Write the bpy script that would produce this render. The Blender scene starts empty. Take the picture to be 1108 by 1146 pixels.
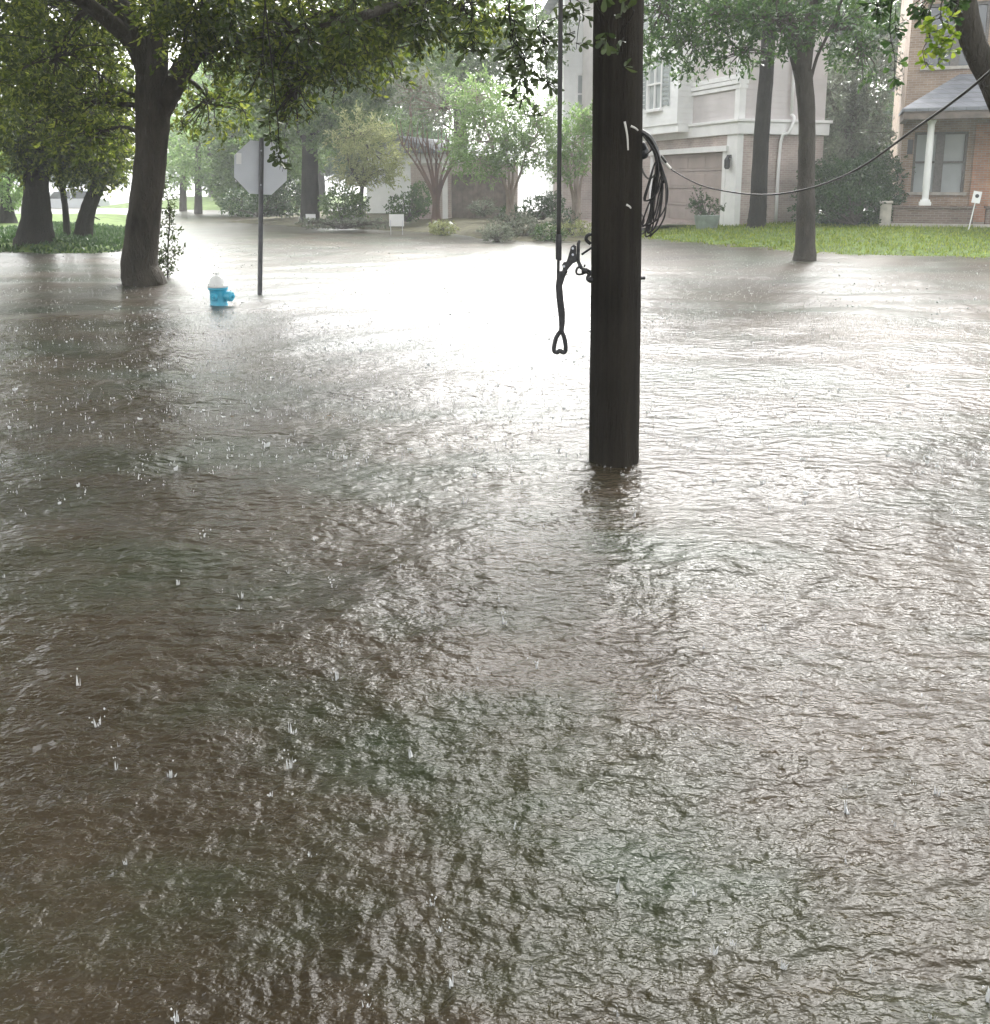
import bpy, math, random
import numpy as np
from mathutils import Vector, Matrix
R = math.radians
scene = bpy.context.scene
# ------------------------------------------------------------------ camera
CAM = Vector((0, 0, 1.45)); F = 1050.0; W0, H0 = 1108.0, 1146.0; PX, PY = 554.0, 407.0
PITCH = math.atan((PY-205)/F)
cd = bpy.data.cameras.new('camera'); cam = bpy.data.objects.new('camera', cd)
scene.collection.objects.link(cam); scene.camera = cam
cam.location = CAM; cam.rotation_euler = (R(90)-PITCH, 0, 0)
cd.sensor_fit = 'HORIZONTAL'; cd.sensor_width = 36; cd.lens = 36*F/W0
cd.shift_y = -(H0/2-PY)/W0
cd.clip_start = 0.05; cd.clip_end = 2000
# ------------------------------------------------------------------ light
SUN_EL, SUN_AZ = R(41), R(10)
w = bpy.data.worlds.new('World'); scene.world = w; w.use_nodes = True
nt = w.node_tree; nt.nodes.clear()
sky = nt.nodes.new('ShaderNodeTexSky'); sky.sky_type = 'NISHITA'; sky.sun_disc = False
sky.sun_elevation = SUN_EL; sky.sun_rotation = SUN_AZ; sky.dust_density = 6; sky.air_density = 1.0
hs = nt.nodes.new('ShaderNodeHueSaturation'); hs.inputs['Saturation'].default_value = 0.08
gm = nt.nodes.new('ShaderNodeGamma'); gm.inputs['Gamma'].default_value = 1.0
bg = nt.nodes.new('ShaderNodeBackground'); bg.inputs['Strength'].default_value = 0.15
ow = nt.nodes.new('ShaderNodeOutputWorld')
nt.links.new(sky.outputs[0], hs.inputs['Color']); nt.links.new(hs.outputs[0], gm.inputs['Color'])
nt.links.new(gm.outputs[0], bg.inputs['Color']); nt.links.new(bg.outputs[0], ow.inputs['Surface'])
sd = bpy.data.lights.new('sun', 'SUN'); sd.energy = .76; sd.angle = R(40); sd.color = (1, .97, .93)
so = bpy.data.objects.new('sun', sd); scene.collection.objects.link(so)
sv = Vector((math.sin(SUN_AZ)*math.cos(SUN_EL), math.cos(SUN_AZ)*math.cos(SUN_EL), math.sin(SUN_EL)))
so.rotation_euler = sv.to_track_quat('Z', 'Y').to_euler(); so.location = (8, 20, 30)
scene.view_settings.view_transform = 'Standard'; scene.view_settings.look = 'None'
scene.view_settings.gamma = 1; scene.view_settings.exposure = 2.42
scene.render.engine = 'CYCLES'
cy = scene.cycles
cy.max_bounces = 8; cy.diffuse_bounces = 3; cy.glossy_bounces = 3; cy.transmission_bounces = 4; cy.volume_bounces = 1
HAZE_DENSITY = 0.0023
# ------------------------------------------------------------------ helpers
cp, sp = math.cos(PITCH), math.sin(PITCH)
def ray(u, v):
    dx, dy = (u-PX)/F, -(v-PY)/F
    return Vector((dx, cp+dy*sp, -sp+dy*cp))
def P(u, v, Y):
    d = ray(u, v); return CAM + d*(Y/d.y)
def G(u, v, z=0.0):
    d = ray(u, v); return CAM + d*((z-CAM.z)/d.z)
def pxm(Y): return F/Y*0.985

def tag(o, label=None, cat=None, group=None, kind=None):
    if label: o['label'] = label
    if cat: o['category'] = cat
    if group: o['group'] = group
    if kind: o['kind'] = kind
    return o
def thing(name, label, cat, loc=(0, 0, 0), rz=0, group=None):
    o = bpy.data.objects.new(name, None); scene.collection.objects.link(o)
    o.empty_display_size = .2
    o.location = loc; o.rotation_euler = (0, 0, rz)
    return tag(o, label, cat, group)
def link_mesh(name, V, Fc, mat, parent=None, origin=(0, 0, 0), smooth=False):
    me = bpy.data.meshes.new(name)
    V = np.asarray(V, dtype=float).reshape(-1, 3) - np.array(origin, dtype=float)
    if isinstance(Fc, np.ndarray):
        n, k = Fc.shape
        me.vertices.add(len(V)); me.vertices.foreach_set('co', V.ravel())
        me.loops.add(n*k); me.loops.foreach_set('vertex_index', Fc.ravel().astype(np.int32))
        me.polygons.add(n); me.polygons.foreach_set('loop_start', np.arange(0, n*k, k, dtype=np.int32))
        me.polygons.foreach_set('loop_total', np.full(n, k, dtype=np.int32))
        me.update(calc_edges=True)
    else:
        me.from_pydata(V.tolist(), [], Fc); me.update()
    if smooth: me.polygons.foreach_set('use_smooth', np.ones(len(me.polygons), dtype=bool))
    me.materials.append(mat)
    o = bpy.data.objects.new(name, me); scene.collection.objects.link(o)
    if parent: o.parent = parent
    else: o.location = origin
    return o
class MB:
    def __init__(s): s.V = []; s.F = []
    def add(s, V, Fc):
        b = len(s.V); s.V += [tuple(v) for v in V]; s.F += [tuple(i+b for i in f) for f in Fc]
    def quad(s, a, b, c, d): s.add([a, b, c, d], [(0, 1, 2, 3)])
    def box(s, x0, x1, y0, y1, z0, z1, M=None):
        V = [Vector((x, y, z)) for z in (z0, z1) for y in (y0, y1) for x in (x0, x1)]
        if M is not None: V = [M @ v for v in V]
        s.add(V, [(0, 2, 3, 1), (4, 5, 7, 6), (0, 1, 5, 4), (2, 6, 7, 3), (0, 4, 6, 2), (1, 3, 7, 5)])
    def prism(s, pts, y0, y1, M=None):      # polygon in x,z extruded along y
        n = len(pts)
        V = [Vector((p[0], y0, p[1])) for p in pts]+[Vector((p[0], y1, p[1])) for p in pts]
        if M is not None: V = [M @ v for v in V]
        s.add(V, [tuple(range(n)), tuple(range(2*n-1, n-1, -1))]+[(i+n, (i+1) % n+n, (i+1) % n, i) for i in range(n)])
    def lathe(s, prof, n=24, M=None):
        V = []; Fc = []
        for (r, z) in prof:
            for k in range(n):
                a = 2*math.pi*k/n; v = Vector((r*math.cos(a), r*math.sin(a), z)); V.append(M @ v if M is not None else v)
        for i in range(len(prof)-1):
            for k in range(n):
                k2 = (k+1) % n; Fc.append((i*n+k, i*n+k2, (i+1)*n+k2, (i+1)*n+k))
        Fc.append(tuple(range(n-1, -1, -1))); Fc.append(tuple((len(prof)-1)*n+k for k in range(n)))
        s.add(V, Fc)
    def tube(s, pts, rad, n=10, sub=4, rough=0.0, rng=None, flare=None):
        pts = [Vector(p) for p in pts]
        if not hasattr(rad, '__len__'): rad = [rad]*len(pts)
        # catmull rom
        P2 = []; R2 = []
        m = len(pts)
        for i in range(m-1):
            p0 = pts[max(i-1, 0)]; p1 = pts[i]; p2 = pts[i+1]; p3 = pts[min(i+2, m-1)]
            for k in range(sub):
                t = k/sub
                P2.append(.5*((2*p1)+(p2-p0)*t+(2*p0-5*p1+4*p2-p3)*t*t+(3*p1-p0-3*p2+p3)*t**3))
                R2.append(rad[i]*(1-t)+rad[i+1]*t)
        P2.append(pts[-1]); R2.append(rad[-1])
        V = []; Fc = []
        up = Vector((0, 1, 0)) if abs((P2[1]-P2[0]).normalized().y) < .9 else Vector((1, 0, 0))
        rs = [rng.uniform(-1, 1) for _ in range(n)] if rng else [0]*n
        for i, p in enumerate(P2):
            d = (P2[min(i+1, len(P2)-1)]-P2[max(i-1, 0)]).normalized()
            a = (up-d*up.dot(d)).normalized(); b = d.cross(a); up = a
            for k in range(n):
                th = 2*math.pi*k/n
                q = R2[i]*(1+rough*(rs[k]+(rng.uniform(-.6, .6) if rng else 0)))
                V.append(p+a*math.cos(th)*q+b*math.sin(th)*q)
        for i in range(len(P2)-1):
            for k in range(n):
                k2 = (k+1) % n; Fc.append((i*n+k, i*n+k2, (i+1)*n+k2, (i+1)*n+k))
        Fc.append(tuple(range(n-1, -1, -1))); Fc.append(tuple((len(P2)-1)*n+k for k in range(n)))
        s.add(V, Fc)
    def panel(s, x0, x1, z0, z1, y0, y1, holes=()):     # wall from y0 (front) to y1, holes=(xa,xb,za,zb)
        xs = sorted({x0, x1, *[h[0] for h in holes], *[h[1] for h in holes]})
        zs = sorted({z0, z1, *[h[2] for h in holes], *[h[3] for h in holes]})
        for i in range(len(xs)-1):
            for j in range(len(zs)-1):
                cx, cz = (xs[i]+xs[i+1])/2, (zs[j]+zs[j+1])/2
                if any(h[0] < cx < h[1] and h[2] < cz < h[3] for h in holes): continue
                a, b, c, d = xs[i], xs[i+1], zs[j], zs[j+1]
                s.quad((a, y0, c), (b, y0, c), (b, y0, d), (a, y0, d))
                s.quad((b, y1, c), (a, y1, c), (a, y1, d), (b, y1, d))
        for (a, b, c, d) in list(holes)+[(x0, x1, z0, z1)]:
            s.quad((a, y0, c), (a, y1, c), (b, y1, c), (b, y0, c)); s.quad((a, y0, d), (b, y0, d), (b, y1, d), (a, y1, d))
            s.quad((a, y0, c), (a, y0, d), (a, y1, d), (a, y1, c)); s.quad((b, y0, c), (b, y1, c), (b, y1, d), (b, y0, d))
    def build(s, name, mat, parent=None, origin=(0, 0, 0), smooth=False, bevel=0):
        o = link_mesh(name, s.V, s.F, mat, parent, origin, smooth)
        if bevel:
            b = o.modifiers.new('bevel', 'BEVEL'); b.width = bevel; b.segments = 2; b.limit_method = 'ANGLE'
        return o
# ------------------------------------------------------------------ materials
def newmat(name):
    m = bpy.data.materials.new(name); m.use_nodes = True
    n = m.node_tree.nodes; b = n['Principled BSDF']; return m, m.node_tree, b
def mat_plain(name, col, rough=.6, metal=0, var=.25, scale=4, bump=.0, bscale=40, spec=.5):
    m, t, b = newmat(name); L = t.links
    tc = t.nodes.new('ShaderNodeTexCoord'); nz = t.nodes.new('ShaderNodeTexNoise')
    nz.inputs['Scale'].default_value = scale; nz.inputs['Detail'].default_value = 6
    L.new(tc.outputs['Object'], nz.inputs['Vector'])
    mr = t.nodes.new('ShaderNodeMapRange'); mr.inputs[1].default_value = .3; mr.inputs[2].default_value = .7
    mr.inputs[3].default_value = 1-var; mr.inputs[4].default_value = 1+var
    L.new(nz.outputs[0], mr.inputs[0])
    mx = t.nodes.new('ShaderNodeVectorMath'); mx.operation = 'SCALE'; mx.inputs[0].default_value = col
    L.new(mr.outputs[0], mx.inputs['Scale']); L.new(mx.outputs[0], b.inputs['Base Color'])
    b.inputs['Roughness'].default_value = rough; b.inputs['Metallic'].default_value = metal
    b.inputs['Specular IOR Level'].default_value = spec
    if bump:
        n2 = t.nodes.new('ShaderNodeTexNoise'); n2.inputs['Scale'].default_value = bscale; n2.inputs['Detail'].default_value = 5
        L.new(tc.outputs['Object'], n2.inputs['Vector'])
        bp = t.nodes.new('ShaderNodeBump'); bp.inputs['Strength'].default_value = bump; bp.inputs['Distance'].default_value = .02
        L.new(n2.outputs[0], bp.inputs['Height']); L.new(bp.outputs[0], b.inputs['Normal'])
    return m
def mat_bark(name, c1, c2, scale=9, zs=.28):
    m, t, b = newmat(name); L = t.links
    tc = t.nodes.new('ShaderNodeTexCoord'); mp = t.nodes.new('ShaderNodeMapping'); mp.inputs['Scale'].default_value = (1, 1, zs)
    L.new(tc.outputs['Object'], mp.inputs[0])
    v = t.nodes.new('ShaderNodeTexVoronoi'); v.feature = 'DISTANCE_TO_EDGE'; v.inputs['Scale'].default_value = scale*1.6
    nz = t.nodes.new('ShaderNodeTexNoise'); nz.inputs['Scale'].default_value = scale; nz.inputs['Detail'].default_value = 8
    n3 = t.nodes.new('ShaderNodeTexNoise'); n3.inputs['Scale'].default_value = 1.6
    L.new(tc.outputs['Object'], n3.inputs[0])
    L.new(mp.outputs[0], nz.inputs[0])
    va = t.nodes.new('ShaderNodeVectorMath'); va.operation = 'MULTIPLY_ADD'; va.inputs[1].default_value = (.35,)*3
    L.new(nz.outputs['Color'], va.inputs[0]); L.new(mp.outputs[0], va.inputs[2]); L.new(va.outputs[0], v.inputs['Vector'])
    cr = t.nodes.new('ShaderNodeValToRGB'); cr.color_ramp.elements[0].position = .3; cr.color_ramp.elements[1].position = .7
    cr.color_ramp.elements[0].color = (*c1, 1); cr.color_ramp.elements[1].color = (*c2, 1)
    ad = t.nodes.new('ShaderNodeMath'); ad.operation = 'MULTIPLY_ADD'; ad.inputs[1].default_value = .5
    L.new(n3.outputs[0], ad.inputs[0]); ml = t.nodes.new('ShaderNodeMath'); ml.operation = 'MULTIPLY'; ml.inputs[1].default_value = .55
    L.new(nz.outputs[0], ml.inputs[0]); L.new(ml.outputs[0], ad.inputs[2]); L.new(ad.outputs[0], cr.inputs[0])
    L.new(cr.outputs[0], b.inputs['Base Color']); b.inputs['Roughness'].default_value = .8; b.inputs['Specular IOR Level'].default_value = .12
    sm = t.nodes.new('ShaderNodeMath'); sm.operation = 'MULTIPLY_ADD'; sm.inputs[1].default_value = 1.5
    L.new(v.outputs[0], sm.inputs[0]); L.new(nz.outputs[0], sm.inputs[2])
    bp = t.nodes.new('ShaderNodeBump'); bp.inputs['Strength'].default_value = .9; bp.inputs['Distance'].default_value = .03
    L.new(sm.outputs[0], bp.inputs['Height']); L.new(bp.outputs[0], b.inputs['Normal'])
    return m
def mat_leaf(name, cols, trans=.35, rough=.35):
    m, t, b = newmat(name); L = t.links
    g = t.nodes.new('ShaderNodeNewGeometry'); cr = t.nodes.new('ShaderNodeValToRGB')
    el = cr.color_ramp.elements
    while len(el) < len(cols): el.new(.5)
    for i, c in enumerate(cols): el[i].position = i/(len(cols)-1); el[i].color = (*c, 1)
    L.new(g.outputs['Random Per Island'], cr.inputs[0]); L.new(cr.outputs[0], b.inputs['Base Color'])
    b.inputs['Roughness'].default_value = rough; b.inputs['Specular IOR Level'].default_value = .3
    tr = t.nodes.new('ShaderNodeBsdfTranslucent'); hs2 = t.nodes.new('ShaderNodeHueSaturation')
    hs2.inputs['Value'].default_value = 1.9; hs2.inputs['Hue'].default_value = .485; L.new(cr.outputs[0], hs2.inputs['Color'])
    L.new(hs2.outputs[0], tr.inputs[0])
    mx = t.nodes.new('ShaderNodeMixShader'); mx.inputs[0].default_value = trans
    L.new(b.outputs[0], mx.inputs[1]); L.new(tr.outputs[0], mx.inputs[2])
    L.new(mx.outputs[0], t.nodes['Material Output'].inputs['Surface'])
    return m
def mat_brick(name, c1, c2, mortar, bw=.2, bh=.065):
    m, t, b = newmat(name); L = t.links
    tc = t.nodes.new('ShaderNodeTexCoord'); sx = t.nodes.new('ShaderNodeSeparateXYZ'); L.new(tc.outputs['Object'], sx.inputs[0])
    ad = t.nodes.new('ShaderNodeMath'); L.new(sx.outputs[0], ad.inputs[0]); L.new(sx.outputs[1], ad.inputs[1])
    cb = t.nodes.new('ShaderNodeCombineXYZ'); L.new(ad.outputs[0], cb.inputs[0]); L.new(sx.outputs[2], cb.inputs[1])
    br = t.nodes.new('ShaderNodeTexBrick'); br.inputs['Scale'].default_value = 1
    br.inputs['Brick Width'].default_value = bw; br.inputs['Row Height'].default_value = bh
    br.inputs['Mortar Size'].default_value = .008; br.inputs['Color1'].default_value = (*c1, 1)
    br.inputs['Color2'].default_value = (*c2, 1); br.inputs['Mortar'].default_value = (*mortar, 1)
    L.new(cb.outputs[0], br.inputs['Vector'])
    nz = t.nodes.new('ShaderNodeTexNoise'); nz.inputs['Scale'].default_value = 1.3; nz.inputs['Detail'].default_value = 6
    L.new(tc.outputs['Object'], nz.inputs[0])
    mr = t.nodes.new('ShaderNodeMapRange'); mr.inputs[1].default_value = .3; mr.inputs[2].default_value = .7; mr.inputs[3].default_value = .75; mr.inputs[4].default_value = 1.25
    L.new(nz.outputs[0], mr.inputs[0])
    mx = t.nodes.new('ShaderNodeVectorMath'); mx.operation = 'SCALE'; L.new(br.outputs['Color'], mx.inputs[0]); L.new(mr.outputs[0], mx.inputs['Scale'])
    L.new(mx.outputs[0], b.inputs['Base Color']); b.inputs['Roughness'].default_value = .8
    bp = t.nodes.new('ShaderNodeBump'); bp.inputs['Strength'].default_value = .5; bp.inputs['Distance'].default_value = .01; bp.invert = True
    L.new(br.outputs['Fac'], bp.inputs['Height']); L.new(bp.outputs[0], b.inputs['Normal'])
    return m
def mat_siding(name, col, step=.18):
    m, t, b = newmat(name); L = t.links
    tc = t.nodes.new('ShaderNodeTexCoord'); sx = t.nodes.new('ShaderNodeSeparateXYZ'); L.new(tc.outputs['Object'], sx.inputs[0])
    dv = t.nodes.new('ShaderNodeMath'); dv.operation = 'DIVIDE'; dv.inputs[1].default_value = step; L.new(sx.outputs[2], dv.inputs[0])
    fr = t.nodes.new('ShaderNodeMath'); fr.operation = 'FRACT'; L.new(dv.outputs[0], fr.inputs[0])
    nz = t.nodes.new('ShaderNodeTexNoise'); nz.inputs['Scale'].default_value = 1.1; nz.inputs['Detail'].default_value = 6
    L.new(tc.outputs['Object'], nz.inputs[0])
    mr = t.nodes.new('ShaderNodeMapRange'); mr.inputs[1].default_value = .3; mr.inputs[2].default_value = .7; mr.inputs[3].default_value = .85; mr.inputs[4].default_value = 1.1
    L.new(nz.outputs[0], mr.inputs[0])
    mx = t.nodes.new('ShaderNodeVectorMath'); mx.operation = 'SCALE'; mx.inputs[0].default_value = col; L.new(mr.outputs[0], mx.inputs['Scale'])
    L.new(mx.outputs[0], b.inputs['Base Color']); b.inputs['Roughness'].default_value = .6
    bp = t.nodes.new('ShaderNodeBump'); bp.inputs['Strength'].default_value = .9; bp.inputs['Distance'].default_value = .02; bp.invert = True
    L.new(fr.outputs[0], bp.inputs['Height']); L.new(bp.outputs[0], b.inputs['Normal'])
    return m
def mat_glass(name, col=(.05, .06, .07)):
    m, t, b = newmat(name); b.inputs['Base Color'].default_value = (*col, 1); b.inputs['Roughness'].default_value = .08
    b.inputs['Specular IOR Level'].default_value = .8; return m

def mat_water():
    m, t, b = newmat('flood_water'); L = t.links
    tc = t.nodes.new('ShaderNodeTexCoord')
    def noise(scale, detail, rough=.6, sc=(1, 1, 1), dist=0.0):
        mp = t.nodes.new('ShaderNodeMapping'); mp.inputs['Scale'].default_value = sc; L.new(tc.outputs['Object'], mp.inputs[0])
        n = t.nodes.new('ShaderNodeTexNoise'); n.inputs['Scale'].default_value = scale; n.inputs['Detail'].default_value = detail
        n.inputs['Roughness'].default_value = rough; n.inputs['Distortion'].default_value = dist; L.new(mp.outputs[0], n.inputs[0]); return n.outputs[0]
    def mul(a, k, c=None):
        q = t.nodes.new('ShaderNodeMath'); q.operation = 'MULTIPLY_ADD'; L.new(a, q.inputs[0]); q.inputs[1].default_value = k
        if c is not None: L.new(c, q.inputs[2])
        else: q.inputs[2].default_value = 0
        return q.outputs[0]
    cn = noise(.35, 6, .65)
    cr = t.nodes.new('ShaderNodeValToRGB'); cr.color_ramp.elements[0].position = .35; cr.color_ramp.elements[1].position = .68
    cr.color_ramp.elements[0].color = (.018, .013, .006, 1); cr.color_ramp.elements[1].color = (.068, .051, .033, 1)
    L.new(cn, cr.inputs[0])
    c2 = t.nodes.new('ShaderNodeValToRGB'); c2.color_ramp.elements[0].position = .46; c2.color_ramp.elements[1].position = .62
    L.new(noise(.8, 5, .6, sc=(.6, 1, 1)), c2.inputs[0])
    mxc = t.nodes.new('ShaderNodeMix'); mxc.data_type = 'RGBA'; mxc.inputs[7].default_value = (.022, .030, .014, 1)  # green patches put tinted reflections into the water's base colour
    L.new(c2.outputs[0], mxc.inputs[0]); L.new(cr.outputs[0], mxc.inputs[6]); L.new(mxc.outputs[2], b.inputs['Base Color'])
    b.inputs['Roughness'].default_value = .16; b.inputs['IOR'].default_value = 1.333
    fine = noise(46, 4, .6, dist=.0); mid = noise(12.5, 4, .55, sc=(.72, 1.2, 1), dist=.0)
    cm = t.nodes.new('ShaderNodeMapRange'); L.new(noise(.55, 4, .6), cm.inputs[0])
    for i, v in enumerate((.35, .62, .5, 1.0)): cm.inputs[i+1].default_value = v
    pm = t.nodes.new('ShaderNodeMath'); pm.operation = 'MULTIPLY'; L.new(mul(fine, .0052), pm.inputs[0]); L.new(cm.outputs[0], pm.inputs[1])
    h = mul(mid, .030, pm.outputs[0]); h = mul(noise(6.5, 2, .5, sc=(.8, 1.2, 1)), .016, h)
    def m2(op, a, b_):
        q = t.nodes.new('ShaderNodeMath'); q.operation = op
        for i, v in enumerate((a, b_)):
            if isinstance(v, (int, float)): q.inputs[i].default_value = v
            else: L.new(v, q.inputs[i])
        return q.outputs[0]
    for (scl, freq, amp, prob, off) in ((9, 34, .0009, .25, 0), (5, 46, .0009, .2, 7.3), (16, 22, .0007, .3, 3.1)):
        mp = t.nodes.new('ShaderNodeMapping'); mp.inputs['Location'].default_value = (off, off*.7, 0); L.new(tc.outputs['Object'], mp.inputs[0])
        vo = t.nodes.new('ShaderNodeTexVoronoi'); vo.voronoi_dimensions = '2D'; vo.inputs['Scale'].default_value = scl; L.new(mp.outputs[0], vo.inputs['Vector'])
        sc_ = t.nodes.new('ShaderNodeSeparateColor'); L.new(vo.outputs['Color'], sc_.inputs[0])
        on = m2('LESS_THAN', sc_.outputs[0], prob); d = vo.outputs['Distance']
        r0 = m2('MULTIPLY', sc_.outputs[1], .26)             # ring radius differs per drop
        e = m2('SUBTRACT', d, r0); g_ = m2('POWER', 2.718, m2('MULTIPLY', m2('MULTIPLY', e, e), -160))
        ed = m2('MAXIMUM', m2('SUBTRACT', 1, m2('MULTIPLY', d, 2.3)), 0)
        wv = m2('MULTIPLY', m2('COSINE', m2('MULTIPLY', e, freq), 0), m2('MULTIPLY', g_, ed))
        h = mul(m2('MULTIPLY', wv, on), amp, h)
    ln = t.nodes.new('ShaderNodeVectorMath'); ln.operation = 'LENGTH'; L.new(tc.outputs['Object'], ln.inputs[0])
    def rng_(a, b_, c, d):
        q = t.nodes.new('ShaderNodeMapRange'); L.new(ln.outputs['Value'], q.inputs[0])
        for i, v in enumerate((a, b_, c, d)): q.inputs[i+1].default_value = v
        return q.outputs[0]
    L.new(rng_(2, 14, .15, .31), b.inputs['Roughness'])
    bp = t.nodes.new('ShaderNodeBump'); bp.inputs['Distance'].default_value = WB
    L.new(rng_(4, 18, 1, .25), bp.inputs['Strength'])
    L.new(h, bp.inputs['Height']); L.new(bp.outputs[0], b.inputs['Normal'])
    return m
WB = 1.0
M = dict(
 water=mat_water(),
 mud=mat_plain('mud_bed', (.06, .05, .035), .9),
 lawn=mat_plain('lawn_soil_and_grass', (.08, .125, .025), .9, var=.45, scale=3, bump=.6, bscale=30, spec=.2),
 bed=mat_plain('planting_bed', (.09, .085, .05), .9, var=.4, bump=.6, spec=.2),
 blade=mat_leaf('grass_blade', [(.08, .13, .012), (.15, .21, .02), (.25, .29, .05)], .3, .5),
 drive=mat_plain('wet_driveway', (.22, .17, .15), .45),
 pole=mat_bark('creosote_wood', (.006, .005, .004), (.050, .042, .031), 22, .045),
 bark=mat_bark('oak_bark', (.018, .016, .012), (.075, .066, .052), 9),
 barkd=mat_bark('dark_wet_bark', (.010, .010, .008), (.035, .032, .026), 9),
 barkp=mat_bark('crape_bark', (.22, .17, .14), (.42, .36, .31), 6),
 barkr=mat_bark('reddish_crape_bark', (.10, .065, .055), (.22, .15, .13), 6),
 barkg=mat_bark('grey_bark', (.035, .032, .026), (.105, .095, .078), 9),
 leafd=mat_leaf('oak_leaf', [(.022, .038, .006), (.038, .062, .009), (.07, .105, .013), (.18, .22, .035)], .58, .5),
 leafn=mat_leaf('near_oak_leaf', [(.03, .05, .014), (.045, .07, .02), (.07, .10, .03)], .25, .3),
 leafy=mat_leaf('yellow_green_leaf', [(.07, .14, .01), (.15, .25, .015), (.24, .34, .03), (.36, .42, .08)], .35, .4),
 leafm=mat_leaf('mid_green_leaf', [(.018, .048, .012), (.032, .08, .018), (.07, .135, .03)], .35, .4),
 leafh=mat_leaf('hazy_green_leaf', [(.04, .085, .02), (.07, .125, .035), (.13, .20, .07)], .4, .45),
 leafb=mat_leaf('bright_green_leaf', [(.07, .14, .035), (.12, .21, .06), (.20, .29, .11)], .4, .45),
 leafp=mat_leaf('pale_leaf', [(.15, .18, .07), (.22, .25, .10), (.32, .34, .17)], .4, .5),
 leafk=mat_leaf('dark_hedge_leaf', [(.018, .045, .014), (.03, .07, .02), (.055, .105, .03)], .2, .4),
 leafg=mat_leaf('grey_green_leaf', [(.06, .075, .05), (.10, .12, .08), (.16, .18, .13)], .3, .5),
 galv=mat_plain('galvanised_steel', (.60, .62, .66), .45, .15, .08, 3, .05, 60),
 postm=mat_plain('weathered_post_steel', (.20, .20, .21), .5, .5, .2, 12),
 red=mat_plain('sign_red', (.45, .02, .02), .4), sticker=mat_plain('white_sticker', (.85, .85, .85), .5, var=.05),
 blue=mat_plain('hydrant_blue_paint', (.06, .42, .60), .35, 0, .12, 8, .15, 50),
 wpaint=mat_plain('white_paint', (.80, .80, .79), .45, 0, .05, 3),
 trim=mat_plain('white_trim', (.80, .79, .78), .5, 0, .06, 3),
 cable=mat_plain('black_cable', (.016, .015, .014), .4, 0, .2, 20),
 cabled=mat_plain('grey_cable', (.12, .11, .10), .5, 0, .3, 20),
 iron=mat_plain('dark_iron', (.045, .045, .047), .42, .6, .3, 25, .2, 80),
 tape=mat_plain('pale_wrap', (.6, .58, .54), .6),
 brickp=mat_brick('pinkish_brick', (.37, .29, .26), (.45, .37, .335), (.48, .44, .41)),
 brickd=mat_brick('brown_brick', (.27, .185, .125), (.36, .26, .185), (.38, .33, .28)),
 brickdk=mat_brick('dark_brick', (.13, .09, .075), (.18, .13, .105), (.2, .18, .16)),
 bricko=mat_brick('orange_brick', (.42, .20, .12), (.50, .27, .17), (.42, .36, .30)),
 siding=mat_siding('greige_siding', (.57, .53, .52)), sidingw=mat_siding('white_siding', (.84, .84, .83)),
 garage=mat_plain('garage_door_paint', (.38, .315, .29), .5, 0, .1, 2),
 shingle=mat_brick('grey_shingles', (.16, .17, .19), (.22, .23, .25), (.12, .12, .13), .3, .14),
 glass=mat_glass('window_glass'), glassp=mat_plain('curtained_glass', (.40, .43, .43), .15, 0, .12, 2),
 litter=mat_leaf('dead_leaf', [(.04, .025, .012), (.12, .08, .04), (.25, .20, .13)], .1, .5),
 stone=mat_plain('pale_stone', (.42, .39, .34), .8, 0, .2, 6, .3, 30),
 carp=mat_plain('silver_car_paint', (.62, .64, .67), .25, .2, .03), rubber=mat_plain('tyre_rubber', (.02, .02, .02), .8),
 pot=mat_plain('grey_planter', (.25, .30, .26), .7),
 fence=mat_plain('weathered_boards', (.16, .13, .11), .8, 0, .3, 5),
)
# ------------------------------------------------------------------ ground & water
rng = random.Random(7); nr = np.random.default_rng(11)
g = link_mesh('ground', [(-380, -60, -.6), (380, -60, -.6), (380, 380, -.6), (-380, 380, -.6)], [(0, 1, 2, 3)], M['mud']); tag(g, kind='structure')
def water_height(X, Y):
    h = np.zeros_like(X); r = np.random.default_rng(3)
    D = np.sqrt(X*X+Y*Y)
    for i in range(46):
        lam = 10**r.uniform(-1.05, .25)
        th = math.pi/2+r.normal()*.5+.2
        k = 2*math.pi/lam
        amp = .0016*lam**.8*WAMP
        ph = r.uniform(0, 6.28)
        # spacing of the grid grows with distance: fade waves it cannot carry
        fade = np.clip((lam/(D*.011+.004)-2)/3, 0, 1)
        mod = .6+.4*np.sin(X*r.uniform(.5, 2)+Y*r.uniform(.5, 2)+r.uniform(0, 6))
        h += amp*fade*mod*np.sin(k*(X*math.cos(th)+Y*math.sin(th))+ph+.9*np.sin(X*2.7/lam**.4+Y*.9/lam**.3+ph*2))
    return h
WAMP = 2.0
nrow, ncol = 620, 520
ang = np.linspace(-.72, .72, ncol)
rr = .75*np.exp(np.linspace(0, math.log(150/.75), nrow))
A, Rr = np.meshgrid(ang, rr)
X = np.sin(A)*Rr*1.05; Y = np.cos(A)*Rr
Z = water_height(X, Y)
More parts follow.
